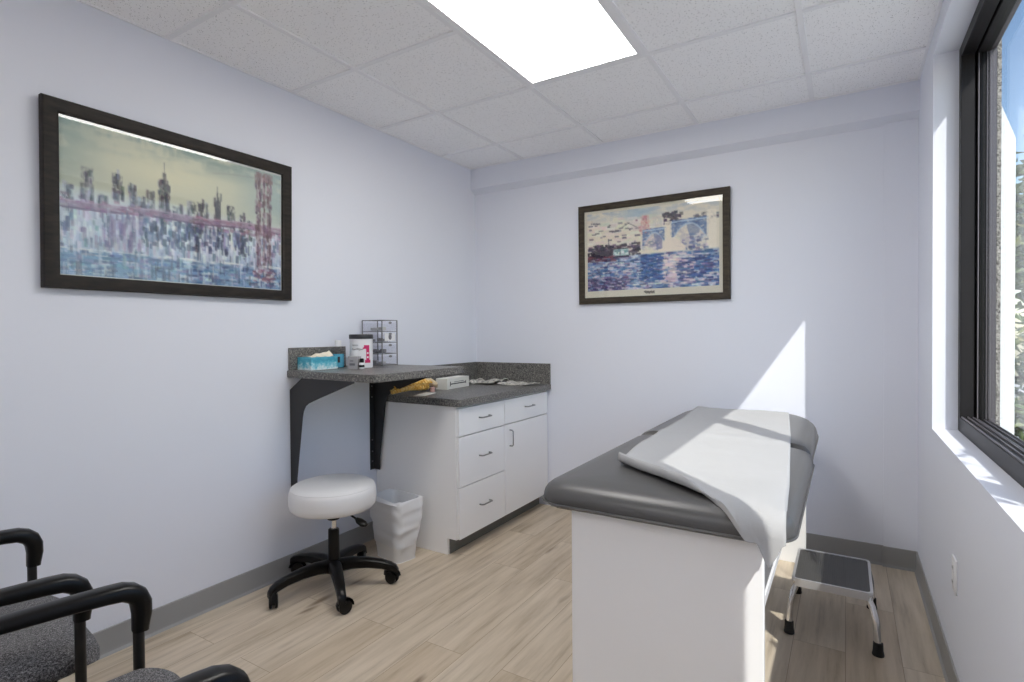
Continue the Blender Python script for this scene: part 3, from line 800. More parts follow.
front(c2, 'drawer', YM+.003, YE-.012, .668, .822, ((YM+YE)/2+.01, .752))
front(c2, 'door', YM+.003, YE-.012, .096, .662, (YM+.060, .575), False)
ct = thing('countertop', 'speckled dark grey laminate countertop with backsplash over the white cabinets', 'countertop', (-2.12, 2.9, .835))
bm = nm()
poly = [(XL+.001, 2.386), (-1.806, 2.383), (-1.797, 2.392), (-1.797, YB-.001), (XL+.001, YB-.001)]
add_prism(bm, poly, 2, .8345, .875); bmesh.ops.bevel(bm, geom=list(bm.edges), offset=.003, segments=2, affect='EDGES')
obj('slab', bm, M['counter'], ct)
bm = nm(); add_box(bm, XL+.020, -1.800, YB-.021, YB-.001, .875, 1.020, .0015, 1)
add_box(bm, XL+.001, XL+.020, 2.45, YB-.001, .875, 1.020, .0015, 1); obj('backsplash', bm, M['counter'], ct)

# spine model lying on the counter
CZ = .875
sp = thing('spine_model', 'yellow anatomical spine model lying on the counter edge', 'anatomical model', (-2.25, 2.55, CZ))
s0, s1 = Vector((-2.258, 2.338, CZ+.022)), Vector((-2.258, 2.640, CZ+.042))
d = (s1-s0); L = d.length; dn = d.normalized(); side = dn.cross(Vector((0, 0, 1))).normalized(); up = side.cross(dn)
NV = 13
for k in range(NV):
    u = (k+.5)/NV
    p = s0+d*u+up*(.010*math.sin(PI*u))
    r = .0115+.0215*min(1, u*1.25)
    bm = nm()
    add_tube(bm, [p-dn*.010, p-dn*.008, p, p+dn*.008, p+dn*.010], [r*.9, r, r*.86, r, r*.9], 12)
    q = p+up*r*.6
    if k > 0: add_tube(bm, [p+up*r*.4, p+up*(r*1.5)+dn*-.006, p+up*(r*2.0)+dn*-.014], [r*.42, r*.34, r*.16], 8)
    for sgn in (-1, 1):
        add_tube(bm, [p+up*r*.5, p+side*sgn*r*1.3+up*r*.8, p+side*sgn*(r*1.9)+up*r*.5], [r*.40, r*.32, r*.16], 8)
        add_tube(bm, [p+side*sgn*r*.6-up*r*.2, p+side*sgn*r*1.0-up*r*.6], [r*.35, r*.2], 7)
    obj('vertebra', bm, M['bone'], sp)
    bm = nm(); add_tube(bm, [p+dn*.0095, p+dn*.0135], [r*.86, r*.86], 12); obj('disc', bm, M['bone_pale'], sp)
bm = nm()
pe = s1+dn*.012+Vector((0, 0, .012))
add_tube(bm, [pe-dn*.015, pe+dn*.01+up*.004, pe+dn*.04-up*.006, pe+dn*.07-up*.026], [.026, .030, .022, .010], 14, flat=(1.2, .8))
for sgn in (-1, 1):
    add_tube(bm, [pe+side*sgn*.018, pe+side*sgn*.042+up*.010-dn*.02, pe+side*sgn*.055-up*.005+dn*.005, pe+side*sgn*.040-up*.030+dn*.035], [.014, .022, .020, .010], 10, flat=(.6, 1.2))
obj('sacrum', bm, M['bone_pale'], sp)
bm = nm(); add_lathe(bm, [(.012, 0), (.017, .003), (.015, .016), (.017, .028), (.012, .032), (0, .032)], (-2.205, 2.640, CZ), 18); obj('stand_foot', bm, M['disc'], sp)
bm = nm(); add_box(bm, -2.190, -2.120, 2.425, 2.600, CZ, CZ+.0025, .0008, 1, rotz=.30)
tag(obj('paper_slip', bm, M['ivory']), 'thin cream paper slip lying under the yellow spine model', 'paper')
# ivory box with printed slot lines
wb = thing('carton', 'long ivory carton with dark printed slots between spine model and newspapers', 'box', (-2.255, 2.915, CZ))
bm = nm(); add_box(bm, -2.300, -2.212, 2.775, 3.055, CZ, CZ+.072, .002, 1, rotz=.10); obj('body', bm, M['ivory'], wb)
bm = nm()
for (y0, y1, z0, z1) in ((2.855, 3.05, .030, .037), (2.850, 2.858, .020, .050), (3.045, 3.052, .026, .046), (2.90, 3.02, .044, .047)):
    for v in add_box(bm, -.0004, .0006, y0-2.955, y1-2.955, CZ+z0, CZ+z1):
        p = Matrix.Rotation(.10, 3, 'Z') @ Vector((v.co.x+.0440, v.co.y, v.co.z)); v.co = Vector((p.x-2.256, p.y+2.915, p.z))
obj('printed_slot', bm, M['ink'], wb)
# newspapers
def sheet(name, label, cx_, cy_, w, l, rz, z, amp, seed, h=.003):
    bm = nm(); nx, ny = 22, 14; T, B = [], []
    for i in range(nx+1):
        for j in range(ny+1):
            a, b = i/nx-.5, j/ny-.5
            x, y = a*w, b*l
            q = Vector((math.cos(rz)*x-math.sin(rz)*y+cx_, math.sin(rz)*x+math.cos(rz)*y+cy_, 0))
            e = abs(noise.noise(Vector((q.x*9+seed, q.y*9, seed))))*amp + amp*.8*max(0, (abs(a)-.30))*2
            T.append(bm.verts.new((q.x, q.y, z+h+e))); B.append(bm.verts.new((q.x, q.y, z+e*.9)))
    for i in range(nx):
        for j in range(ny):
            k = i*(ny+1)+j
            bm.faces.new((T[k], T[k+1], T[k+ny+2], T[k+ny+1])); bm.faces.new((B[k], B[k+ny+1], B[k+ny+2], B[k+1]))
    bl = [i*(ny+1) for i in range(nx+1)]
    for i in range(nx):
        for off in (0, ny):
            k = i*(ny+1)+off; bm.faces.new((T[k], T[k+ny+1], B[k+ny+1], B[k]))
    for j in range(ny):
        for off in (0, nx*(ny+1)):
            k = off+j; bm.faces.new((T[k], B[k], B[k+1], T[k+1]))
    return tag(obj(name, bm, M['newsprint']), label, 'newspaper')
sheet('newspaper', 'crumpled newspaper sheet at the back corner of the counter', -2.255, 3.30, .26, .22, -.06, CZ, .040, 1.3)
sheet('newspaper', 'flatter folded newspaper at the open end of the counter, by its backsplash', -1.985, 3.322, .24, .19, -.10, CZ+.0005, .020, 4.1)

# ------------------------------------------------------------------ rolling stool
SX, SY = -2.141, 1.806
st = thing('rolling_stool', 'round white vinyl rolling stool with black five-star base', 'stool', (SX, SY, 0))
bm = nm()
R_ = .200
add_lathe(bm, [(0, .392), (R_-.030, .392), (R_-.010, .397), (R_+.001, .410), (R_+.005, .430), (R_+.006, .455), (R_+.004, .480), (R_-.003, .497), (R_-.016, .509), (R_-.045, .518), (R_-.09, .522), (R_-.14, .524), (0, .525)], (SX, SY, 0), 64)
se = obj('seat', bm, M['white_vinyl'], st)
bm = nm()
for zz in (.499,): 
    add_tube(bm, [(SX+(R_-.0045)*math.cos(a), SY+(R_-.0045)*math.sin(a), zz) for a in np.linspace(0, 2*PI, 65)], .0022, 6, cap=False)
obj('piping', bm, M['white_vinyl'], se)
bm = nm(); add_box(bm, SX-.075, SX+.075, SY-.060, SY+.060, .370, .3915, .006, 2); add_lathe(bm, [(.028, .335), (.034, .345), (.034, .363)], (SX, SY, 0), 24)
add_tube(bm, [(SX-.05, SY-.03, .370), (SX-.105, SY-.02, .366)], .012, 10); obj('seat_plate', bm, M['black'], st)
bm = nm()
lv = [(SX+.03, SY+.01, .372), (SX+.10, SY+.015, .368), (SX+.150, SY+.018, .350)]
add_tube(bm, lv, .005, 8); le = obj('lever', bm, M['black'], st)
bm = nm(); add_tube(bm, [(SX+.140, SY+.018, .355), (SX+.158, SY+.020, .346), (SX+.182, SY+.022, .336), (SX+.198, SY+.024, .332)], [.010, .021, .022, .013], 12, flat=(1, .6)); obj('paddle', bm, M['black'], le)
bm = nm(); add_lathe(bm, [(.0135, .25), (.0135, .352)], (SX, SY, 0), 24); obj('gas_cylinder', bm, M['chrome'], st)
bm = nm(); add_lathe(bm, [(.030, .075), (.031, .10), (.028, .13), (.026, .285), (.020, .290), (.0, .290)], (SX, SY, 0), 24); obj('column', bm, M['black'], st)
bm = nm(); add_lathe(bm, [(.040, .080), (.052, .086), (.050, .120), (.034, .138), (0, .138)], (SX, SY, 0), 30); obj('hub', bm, M['black'], st)
for k in range(5):
    a = math.radians(-106.2+72*k); ca, sa = math.cos(a), math.sin(a)
    bm = nm()
    prof = [(.030, .108, .032, .030), (.09, .116, .029, .027), (.16, .113, .026, .024), (.23, .101, .023, .022), (.275, .086, .021, .022), (.300, .070, .020, .022), (.311, .058, .016, .014)]
    rings = []
    for (r, z, hw, hh) in prof:
        ring = []
        for q in range(12):
            t = 2*PI*q/12; cw = math.copysign(abs(math.cos(t))**.6, math.cos(t)); ch = math.copysign(abs(math.sin(t))**.6, math.sin(t))
            ring.append((SX+ca*r-sa*hw*cw, SY+sa*r+ca*hw*cw, z+hh*ch))
        rings.append(ring)
    add_rings(bm, rings); lg = obj('leg', bm, M['black'], st)
    px, py = SX+ca*.288, SY+sa*.288
    ang = a+1.2+.7*k
    cb_, sb_ = math.cos(ang), math.sin(ang)
    bm = nm(); add_tube(bm, [(px, py, .035), (px, py, .085)], .009, 8)
    add_tube(bm, [(px-sb_*.007+cb_*.012, py+cb_*.007+sb_*.012, .030), (px+sb_*.007+cb_*.012, py-cb_*.007+sb_*.012, .034)], .018, 12)
    for kk in range(9):
        pass
    hood = [(px+cb_*.012+math.cos(t)*.034*cb_, py+sb_*.012+math.cos(t)*.034*sb_, .034+math.sin(t)*.034) for t in np.linspace(-.1, PI*.95, 9)]
    add_tube(bm, hood, .0100, 8, flat=(2.0, .5)); ca_ = obj('caster', bm, M['black'], st)
    for sg in (-1, 1):
        c0 = Vector((px+cb_*.012, py+sb_*.012, .0305)); ax = Vector((-sb_, cb_, 0))*sg
        bm = nm(); add_tube(bm, [c0+ax*.007, c0+ax*.009, c0+ax*.017, c0+ax*.019], [.027, .0303, .0303, .026], 22); obj('wheel', bm, M['black'], ca_)

# ------------------------------------------------------------------ waste bin with liner
bx, by, brz = -2.140, 2.238, -.20
wbn = thing('waste_bin', 'small white waste bin lined with a crinkled plastic bag, beside the cabinet', 'waste bin', (bx, by, 0))
def bin_ring(w, l, z, r=.045, wob=0, seed=0):
    P = rrect(-w/2, w/2, -l/2, l/2, r, 8); out = []
    for i, (x, y) in enumerate(P):
        k = 1+wob*noise.noise(Vector((x*22+seed, y*22, z*26)))
        out.append((bx+math.cos(brz)*x*k-math.sin(brz)*y*k, by+math.sin(brz)*x*k+math.cos(brz)*y*k, z))
    return out
bm = nm()
add_rings(bm, [bin_ring(.205, .135, .002, .035), bin_ring(.210, .140, .0, .035)][::-1] + [bin_ring(.245, .172, .16), bin_ring(.272, .192, .316), bin_ring(.266, .186, .316), bin_ring(.236, .166, .16), bin_ring(.204, .134, .006, .035)])
obj('body', bm, M['bin'], wbn)
bm = nm(); rings = []
for k in range(26):
    u = k/25
    z = .085+.240*u
    w = .236+.048*u; l = .158+.048*u
    rg = []
    for i, p in enumerate(bin_ring(w, l, z, .045, .045, 3.1)):
        h = .010*noise.noise(Vector((p[0]*14, p[1]*14, 4.2)))*(1-u) + .006*math.sin(p[0]*60+p[1]*50)*u
        sw = .0024*math.sin(z*70+p[0]*40-p[1]*26)+.0022*math.sin(z*38-p[0]*50)+.006*noise.noise(Vector((p[0]*18, p[1]*18, z*30)))
        dx, dy = p[0]-bx, p[1]-by; q = 1+sw/.13+.012
        rg.append((bx+dx*q, by+dy*q, p[2]+h))
    rings.append(rg)
n_ = len(rings[0])
for (w, l, z, dz) in ((.276, .196, .334, .012), (.262, .182, .338, .014), (.244, .164, .316, .012), (.222, .144, .25, .008), (.206, .130, .16, .004), (.190, .116, .060, .002), (.10, .06, .05, .0)):
    rings.append([(x, y, zz+dz*noise.noise(Vector((x*20, y*20, 1.7)))*1.6) for (x, y, zz) in bin_ring(w, l, z, .04, .03, 6.0)])
add_rings(bm, rings, False, True)
obj('liner_bag', bm, M['bag'], wbn)

# ------------------------------------------------------------------ exam table
PX0, PX1, PY0, PYJ, PY1 = -.800, -.104, 1.425, 2.372, 3.345
PZ0, PZ1 = .722, .792
et = thing('exam_table', 'long exam table with charcoal vinyl pad on white laminate panels', 'exam table', (-.445, 2.4, 0))
TX0, TX1 = -.700, -.174
bm = nm(); add_box(bm, TX0, TX1, 1.475, 1.500, 0, .722, .0015, 1); obj('end_panel', bm, M['lam'], et)
bm = nm(); add_box(bm, TX0, TX1-.006, 3.255, 3.280, 0, .722, .0015, 1); obj('end_panel', bm, M['lam'], et)
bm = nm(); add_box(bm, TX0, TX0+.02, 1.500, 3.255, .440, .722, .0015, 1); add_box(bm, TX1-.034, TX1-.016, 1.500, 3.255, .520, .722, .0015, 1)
add_box(bm, TX0+.02, TX1-.034, 1.500, 3.255, .525, .540); obj('apron', bm, mat('grey_apron', (118, 118, 119), .45), et)  # apron in one even grey, darker than the end panels
bm = nm(); add_box(bm, TX1-.0165, TX1-.0105, 1.502, 3.253, .498, .524, .001, 1); obj('trim_rail', bm, M['lam'], et)
def pad(y0, y1, radii, crown, yc, PX1=PX1):
    """rings from the bottom edge up over the rounded shoulder to a slightly crowned top"""
    prof = [(.030, PZ0-.004), (.008, PZ0), (.001, PZ0+.006), (0, PZ0+.012), (0, PZ0+.026), (.003, PZ0+.038), (.010, PZ0+.050), (.022, PZ0+.060), (.040, PZ0+.066), (.065, PZ0+.070), (.11, PZ0+.072), (.18, PZ0+.073)]
    bm = nm(); rings = []
    for ins, z in prof:
        rr = [(max(a-ins*.6, .012), max(b-ins*.6, .012)) for a, b in radii]
        iy0, iy1 = (ins if yc[0] else min(ins, .022)), (ins if yc[1] else min(ins, .022))
        ring = []
        for (x, y) in rrect(PX0+ins, PX1-ins, y0+iy0, y1-iy1, rr, 10):
            ring.append((x, y, z+crown*(z-PZ0)/.073))
        rings.append(ring)
    add_rings(bm, rings)
    return obj('seat_pad', bm, M['vinyl'], et)
pd1 = pad(PY0, PYJ-.016, [(.085, .085), (.085, .085), (.02, .02), (.02, .02)], .0, (1, 0))
pd2 = pad(PYJ+.016, PY1, [(.02, .02), (.02, .02), (.17, .42), (.12, .22)], .004, (0, 1), PX1-.010); pd2.name = 'back_pad'
def piping(p, y0, y1, radii, z, PX1=PX1):
    bm = nm(); P = rrect(PX0-.002, PX1+.002, y0, y1, radii, 10); P = P+[P[0]]
    add_tube(bm, [(x, y, z) for x, y in P], .0035, 6, cap=False); obj('piping', bm, M['vinyl'], p)
piping(pd1, PY0-.002, PYJ-.016, [(.085, .085), (.085, .085), (.02, .02), (.02, .02)], PZ0+.010)
piping(pd2, PYJ+.016, PY1+.002, [(.02, .02), (.02, .02), (.17, .42), (.12, .22)], PZ0+.010, PX1-.010)
bm = nm(); add_box(bm, PX0+.05, PX1-.05, PY0+.05, PY1-.06, PZ0-.016, PZ0-.002); obj('pad_board', bm, M['black_metal'], et)

# paper laid over the pad: rows from the far end to the near end, left and right rims as seen, folded over the near edge
def smooth(t): return t*t*(3-2*t)
LP = [(3.300, -.742), (2.75, -.700), (2.52, -.700), (2.40, -.694), (2.10, -.690), (1.90, -.672), (1.745, -.650)]
RP = [(3.270, -.262), (2.9, -.228), (2.50, -.192), (2.36, -.183), (2.05, -.160), (1.75, -.138), (1.40, -.118)]
NEAR = [(0, 1.745), (.62, 1.505), (.72, 1.462), (.86, 1.385), (.93, 1.295), (.965, 1.33), (1.0, 1.405)]
def poly_at(P, u):
    s = u*(len(P)-1); i = min(int(s), len(P)-2); f = s-i
    return (P[i][0]*(1-f)+P[i+1][0]*f, P[i][1]*(1-f)+P[i+1][1]*f)
def pad_top(x, y):
    """height of the pad's upper surface near its shoulder"""
    d = min(x-PX0, PX1-x, y-PY0, PY1-y)
    pts = [(-.001, .026), (.003, .038), (.010, .050), (.022, .060), (.040, .066), (.065, .070), (.11, .072), (.18, .073)]
    z = .073
    if d < .18:
        for (a, za), (b, zb) in zip(pts, pts[1:]):
            if d <= b:
                z = za+(zb-za)*max(0, min(1, (d-a)/(b-a))); break
    return PZ0+z
bm = nm(); NS, NT = 60, 96; gridv = []
for j in range(NT+1):
    u = j/NT; yl, xl = poly_at(LP, u); yr, xr = poly_at(RP, u)
    row = []
    for i in range(NS+1):
        s = i/NS
        x = xl+(xr-xl)*s
        y = yl+(yr-yl)*s
        ne = next(a[1]+(b_[1]-a[1])*(s-a[0])/(b_[0]-a[0]) for a, b_ in zip(NEAR, NEAR[1:]) if s <= b_[0]+1e-9)
        lin_ = 1.745+(1.405-1.745)*s
        y += (ne-lin_)*max(0, (u-.62)/.38)**1.5
        wr = .0035*noise.noise(Vector((x*7, y*5, 2.2)))+.0018*noise.noise(Vector((x*22, y*16, 7.7)))
        if y > PY0+.045:
            z = pad_top(x, y)+.0045+.0035+wr
            jn = math.exp(-((y-PYJ)/.05)**2)
            z += .006*jn*(1-.4*s)
            ed = max(0, 1-(y-(PY0+.045))/.25)
            z += .010*ed*smooth(s)
        else:                                    # over the near edge and down
            fall = PY0+.045-y
            th = min(fall/.075, 1.0)*.5*PI
            y2 = PY0+.045-.062*math.sin(th)
            z = PZ1+.012 - .055*(1-math.cos(th)) - max(0, fall-.118)*.93+wr
            y = y2-max(0, fall-.118)*.10
        # free rim bulges
        if s < .12: z += .003*(1-s/.12)
        row.append(Vector((x, y, z)))
    gridv.append(row)
# rolled near rim (left two thirds of the near edge curls up)
for q in range(1, 9):
    row = []
    for i in range(NS+1):
        p = gridv[NT][i]; pp = gridv[NT-3][i]
        s = i/NS; k = 1-smooth(max(0, min(1, (s-.48)/.24)))
        dirv = Vector((p.x-pp.x, p.y-pp.y, 0)); dirv.normalize()
        r = .0155; th = 2*PI*.80*q/8
        row.append(p+(dirv*(math.sin(th)*r)+Vector((0, 0, r*(1-math.cos(th)))))*k + (Vector((0, -.0004, -.002))*q)*(1-k))
    gridv.append(row)
V = [[bm.verts.new(p) for p in r] for r in gridv]
for j in range(len(V)-1):
    for i in range(NS): bm.faces.new((V[j][i], V[j][i+1], V[j+1][i+1], V[j+1][i]))
ep = tag(obj('exam_paper', bm, M['paper']), 'white paper sheet draped along the exam table pad', 'paper sheet')
so = ep.modifiers.new('thickness', 'SOLIDIFY'); so.thickness = .0008; so.offset = 1

# ------------------------------------------------------------------ step stool
x0, x1, y0, y1 = -.190, .092, 2.500, 2.868; tz = .222
ss = thing('step_stool', 'chrome step stool with black rubber tread beside the exam table', 'step stool', ((x0+x1)/2, (y0+y1)/2, 0))
bm = nm()
for (r0, r1, za, zb) in ((0, .0, 0, 0),):
    o_ = rrect(x0, x1, y0, y1, .022, 6); i_ = rrect(x0+.010, x1-.010, y0+.010, y1-.010, .016, 6)
    rings = [[(x, y, tz-.030) for x, y in o_], [(x, y, tz-.001) for x, y in o_], [(x+(.001 if x < 0 else -.001), y, tz+.001) for x, y in o_], [(x, y, tz+.001) for x, y in i_], [(x, y, tz-.004) for x, y in i_], [(x, y, tz-.030) for x, y in i_]]
    add_rings(bm, rings, False, False)
obj('rim', bm, M['satin'], ss)
bm = nm()
add_rings(bm, [[(x, y, z) for x, y in rrect(x0+.010, x1-.010, y0+.010, y1-.010, .016, 6)] for z in (tz-.012, tz-.002)]); obj('tread_mat', bm, M['treadmat'], ss)
for (fx, fy, tx, ty) in ((-.198, 2.488, x0+.014, y0+.014), (.106, 2.482, x1-.014, y0+.014), (-.196, 2.890, x0+.014, y1-.014), (.100, 2.890, x1-.014, y1-.014)):
    bm = nm(); t0 = Vector((tx, ty, tz-.028)); f0 = Vector((fx, fy, .0))
    mid = Vector((tx+(fx-tx)*.75, ty+(fy-ty)*.75, tz-.055))
    e0 = Vector((tx, ty, tz-.010)); e1 = f0+Vector((0, 0, .030)); add_tube(bm, [e0, e0+Vector((0, 0, -.022)), e0+Vector(((fx-tx)*.35, (fy-ty)*.35, -.042)), e0.lerp(e1, .5)+Vector(((fx-tx)*.3, (fy-ty)*.3, 0)), e1], .0125, 14)
    lg = obj('leg', bm, M['chrome'], ss)
    bm = nm(); add_lathe(bm, [(.0195, 0), (.0205, .004), (.0175, .020), (.0165, .048), (.0130, .050)], (fx, fy, 0), 20); obj('rubber_foot', bm, M['rubber'], lg)

# ------------------------------------------------------------------ guest armchairs (local coordinates: x across, +y forward)
def make_chair(label):
    t = thing('armchair', label, 'chair', (0, 0, 0), 'armchairs along the left wall')
    hw = .262
    # seat cushion: rounded slab with waterfall front
    bm = nm(); rings = []
    prof = [(.05, .385), (.012, .392), (0, .410), (0, .436), (.008, .456), (.028, .468), (.08, .474)]
    for ins, z in prof:
        rings.append([(x, y, z-(.030*max(0, (y-.19)/.10)**2 if z > .40 else 0)) for x, y in rrect(-hw+.022+ins, hw-.022-ins, -.26+ins, .284-ins, [(.06, .06), (.085, .085), (.085, .085), (.06, .06)], 8)])
    add_rings(bm, rings); obj('seat', bm, M['fabric'], t)
    bm = nm(); add_box(bm, -hw+.06, hw-.06, -.23, .19, .372, .388, .004, 1); obj('seat_pan', bm, M['black'], t)
    # back cushion
    bm = nm(); rings = []
    for k in range(9):
        a = k/8
        z = .50+.42*a; y = -.295-.06*a-.02*math.sin(PI*a); th = .028*(math.sin(PI*min(max(a, .02), .98))**.35)
        w = (hw-.030)*(.80+.20*math.sin(PI*(.15+.7*a)))
        rings.append([(x, yy, z) for x, yy in [(w*math.cos(q)*(abs(math.cos(q))**-.4 if abs(math.cos(q)) > .01 else 1), y+th*math.sin(q)+.035*(math.cos(q)**2)) for q in np.linspace(0, 2*PI, 29)[:-1]]])
    add_rings(bm, rings); obj('backrest', bm, M['fabric'], t)
    for sg in (-1, 1):
        x = sg*(hw-.004)
        # front leg tube straight from floor to the arm; rear leg slopes back up to the backrest
        bm = nm(); add_tube(bm, [(x, .222, .012), (x, .222, .30), (x, .222, .585)], .0125, 12, flat=(1.15, .95)); l_ = obj('leg', bm, M['black_metal'], t)
        bm = nm(); add_lathe(bm, [(.016, 0), (.017, .004), (.0145, .02), (.013, .024)], (x, .222, 0), 14); obj('glide', bm, M['rubber'], l_)
        bm = nm(); add_tube(bm, [(x, -.335, .012), (x, -.270, .30), (x, -.255, .45), (x*.97, -.285, .60), (x*.9, -.330, .82)], .0125, 12); l_ = obj('leg', bm, M['black_metal'], t)
        bm = nm(); add_lathe(bm, [(.016, 0), (.017, .004), (.0145, .02), (.013, .024)], (x, -.335, 0), 14); obj('glide', bm, M['rubber'], l_)
        bm = nm(); add_tube(bm, [(x, .222, .372), (x*.98, 0, .372), (x, -.262, .372)], .011, 10); obj('side_rail', bm, M['black_metal'], t)
        # plastic arm: long pad, curved down at the front into a sleeve round the leg
        bm = nm()
        path = [(y_, z_-.009, w_, h_) for y_, z_, w_, h_ in [(-.285, .640, .018, .016), (-.20, .656, .024, .014), (-.05, .658, .027, .015), (.08, .655, .028, .017), (.16, .651, .029, .019), (.190, .648, .029, .020), (.208, .640, .029, .0215), (.220, .629, .0285, .022), (.227, .612, .027, .0215), (.229, .585, .0235, .020), (.226, .555, .0195, .0175), (.2255, .545, .019, .017)]]
        rings = []
        for i, (y, z, w, h) in enumerate(path):
            pa = path[max(i-1, 0)]; pb = path[min(i+1, len(path)-1)]
            ty, tz_ = pb[0]-pa[0], pb[1]-pa[1]; l = math.hypot(ty, tz_); ny_, nz_ = -tz_/l, ty/l
            ring = []
            for q in range(16):
                a = 2*PI*q/16; ca, sa = math.cos(a), math.sin(a)
                cw = math.copysign(abs(ca)**.7, ca)*w; ch = math.copysign(abs(sa)**.7, sa)*h
                ring.append((x+cw, y+ny_*ch, z+nz_*ch))
            rings.append(ring)
        add_rings(bm, rings); obj('armrest', bm, M['black'], t)
    for yc_ in (-.262, .10):
        bm = nm(); add_tube(bm, [(-hw+.01, yc_, .372), (hw-.01, yc_, .372)], .011, 10); obj('cross_bar', bm, M['black_metal'], t)
    return t
def copy_tree(o, parent=None):
    c = o.copy(); C.objects.link(c)
    if parent is not None: c.parent = parent
    for ch in o.children: copy_tree(ch, c)
    return c
chA = make_chair('grey fabric armchair with black arms close to the left wall, under the skyline print')
chA.location = (-1.900, .392, 0); chA.rotation_euler = (0, 0, -.125)
chB = copy_tree(chA); chB.location = (-1.214, .376, 0); chB.rotation_euler = (0, 0, -.14)
chB['label'] = 'grey fabric armchair with black arms, second out from the left wall'

# ------------------------------------------------------------------ outside
bm = nm(); add_box(bm, -30, 60, -40, 60, -3.3, -3.2); struct('ground', bm, M['ground'])
bm = nm()
p, q = Vector((1.030, 5.645, 0)), Vector((1.329, 6.711, 0)); dd = (q-p).normalized(); nn = Vector((dd.y, -dd.x, 0))*-.25
vs = [bm.verts.new((a.x, a.y, z)) for z in (-3.2, 3.0) for a in (p, q, q+nn, p+nn)]
for f in ((0, 1, 2, 3), (7, 6, 5, 4), (0, 4, 5, 1), (1, 5, 6, 2), (2, 6, 7, 3), (3, 7, 4, 0)): bm.faces.new([vs[k] for k in f])
bw = obj('garden_wall', bm, M['stone_white'], smooth=False); bw['kind'] = 'structure'

def tree(label, x, y, h, r, zc, n, seed, leafsize, flat=1.0, cat='tree', name='tree'):
    rnd = random.Random(seed)
    t = thing(name, label, cat, (x, y, -3.2))
    bm = nm()
    add_tube(bm, [(x, y, -3.2), (x+.05, y, zc-r*.6), (x, y+.05, zc+r*.3)], [.14, .10, .03], 8)
    tips = []
    for k in range(16):
        a = rnd.uniform(0, 2*PI); e = rnd.uniform(-.3, 1.2); z0 = zc+rnd.uniform(-.6, .2)*r
        tip = Vector((x+math.cos(a)*math.cos(e)*r*.85, y+math.sin(a)*math.cos(e)*r*.85, z0+math.sin(e)*r*.8*flat)); tips.append((Vector((x, y, z0)), tip))
        add_tube(bm, [(x, y, z0), ((x+tip.x)/2, (y+tip.y)/2, (z0+tip.z)/2+.06), tip], [.035, .02, .006], 5)
    obj('trunk', bm, M['bark'], t)
    bm = nm()
    for k in range(n):
        a, b = tips[rnd.randrange(len(tips))]
        c = a.lerp(b, rnd.uniform(.35, 1.08))+Vector((rnd.gauss(0, 1), rnd.gauss(0, 1), rnd.gauss(0, 1)*flat))*r*.17
        d1 = Vector((rnd.gauss(0, 1), rnd.gauss(0, 1), rnd.gauss(0, .6)-.3)).normalized(); d2 = d1.cross(Vector((rnd.gauss(0, 1), rnd.gauss(0, 1), rnd.gauss(0, 1)))).normalized()
        L_ = leafsize*rnd.uniform(.7, 1.3); W_ = L_*.34
        up_ = d1.cross(d2)*L_*.08
        P = [c, c+d1*L_*.35+d2*W_*.5+up_, c+d1*L_, c+d1*L_*.35-d2*W_*.5+up_]
        bm.faces.new([bm.verts.new(p_) for p_ in P])
    obj('foliage', bm, M['leaf'], t, smooth=False)
    return t
tree('leafy green tree outside the window, beyond the white garden wall', 2.90, 11.6, 6, 1.75, 2.5, 3600, 3, .28)
tree('low olive-green tree outside the window, below the taller one', 2.10, 8.3, 4, .85, .75, 3200, 5, .15)

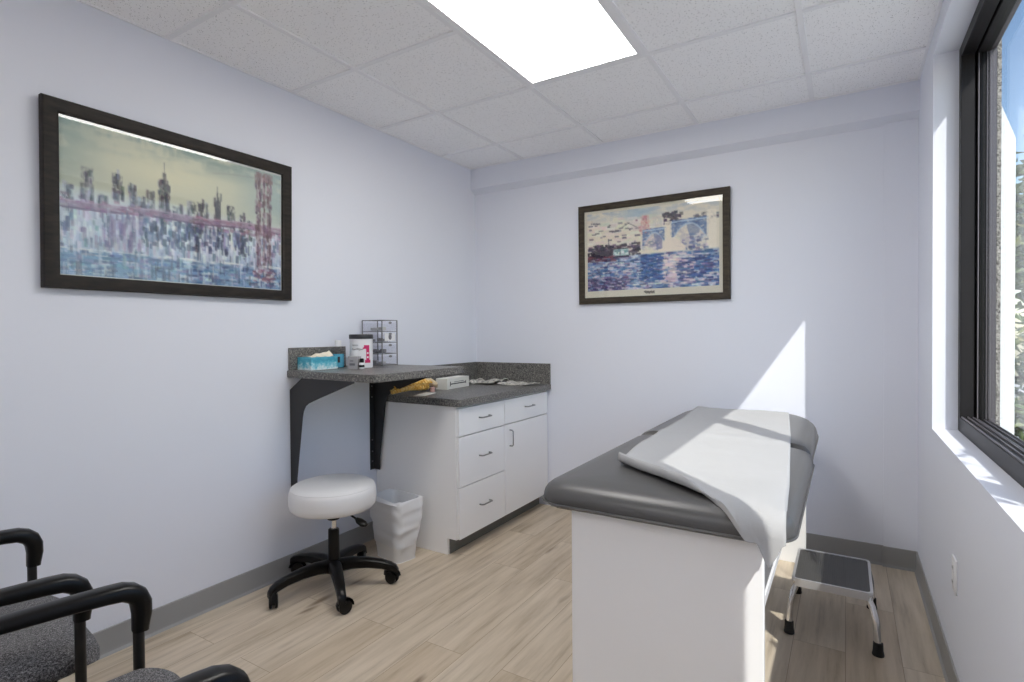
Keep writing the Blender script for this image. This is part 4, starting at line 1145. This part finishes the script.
# leaf shade on the sill comes from a shrub growing under the window's outside face
shb = thing('shrub', 'tall thin shrub just outside the window', 'shrub', (1.25, .75, -3.2))
rnd = random.Random(21); bm = nm(); bl = nm()
for k in range(14):
    yy0 = .75+rnd.uniform(-.25, .25); xx = 1.25+rnd.uniform(-.12, .12); ytop = rnd.uniform(-.35, 2.05); ztop = rnd.uniform(2.05, 2.38)
    pts = [Vector((xx, yy0, -3.2)), Vector((xx, yy0*.6+ytop*.4, .2)), Vector((xx+.03, ytop, ztop))]
    add_tube(bm, pts, [.018, .010, .003], 5)
    for q in range(26):
        u = rnd.random()**.7; c = pts[1].lerp(pts[2], u)+Vector((rnd.gauss(0, .05), rnd.gauss(0, .05), 0))
        if c.z > 2.37: continue
        d1 = Vector((rnd.gauss(0, 1), rnd.gauss(0, 1), rnd.uniform(-.4, .6))).normalized(); d2 = d1.cross(Vector((0, 0, 1))).normalized()
        L_ = rnd.uniform(.07, .12); W_ = L_*.4
        bl.faces.new([bl.verts.new(p_) for p_ in (c, c+d1*L_*.4+d2*W_*.5, c+d1*L_, c+d1*L_*.4-d2*W_*.5)])
obj('stem', bm, M['bark'], shb); obj('foliage', bl, M['leaf'], shb, smooth=False)

# ------------------------------------------------------------------ light
su = bpy.data.lights.new('sun', 'SUN'); su.energy = 3.4; su.angle = math.radians(.53); su.color = (1.0, .97, .93)
so_ = bpy.data.objects.new('sun', su); C.objects.link(so_)
sd = Vector((-.47626, .51268, -.71438))
so_.rotation_mode = 'QUATERNION'; so_.rotation_quaternion = sd.to_track_quat('-Z', 'Y'); so_.location = (8, -8, 12)
w = bpy.data.worlds.new('sky'); bpy.context.scene.world = w; w.use_nodes = True
nt = w.node_tree; bg = nt.nodes['Background']
sk = nt.nodes.new('ShaderNodeTexSky'); sk.sky_type = 'NISHITA'; sk.sun_disc = False
sk.sun_elevation = math.radians(45.6); sk.sun_rotation = math.radians(137.1); sk.air_density = 1.0; sk.dust_density = .6; sk.ozone_density = 1.5
nt.links.new(sk.outputs[0], bg.inputs['Color']); bg.inputs['Strength'].default_value = .22

# ------------------------------------------------------------------ camera
cam = bpy.data.cameras.new('camera'); co = bpy.data.objects.new('camera', cam); C.objects.link(co)
cam.sensor_fit = 'HORIZONTAL'; cam.sensor_width = 36; cam.lens = 36*544.72/1024; cam.clip_start = .02; cam.clip_end = 300
R = Vector((.85256848, .52256472, -.00728726)); U = Vector((-.000957523, .015505703, .99987932)); F = Vector((-.52261465, .85245861, -.01372004))
mw = Matrix(((R.x, U.x, -F.x, 0), (R.y, U.y, -F.y, 0), (R.z, U.z, -F.z, 1.23685), (0, 0, 0, 1)))
co.matrix_world = mw
sc = bpy.context.scene; sc.camera = co
vs_ = sc.view_settings; vs_.view_transform = 'Standard'; vs_.look = 'None'; vs_.gamma = 1.0; vs_.use_curve_mapping = False; vs_.exposure = 0.5
sc.cycles.max_bounces = 24; sc.cycles.diffuse_bounces = 20; sc.cycles.transparent_max_bounces = 24
sc.cycles.sample_clamp_indirect = 10.0
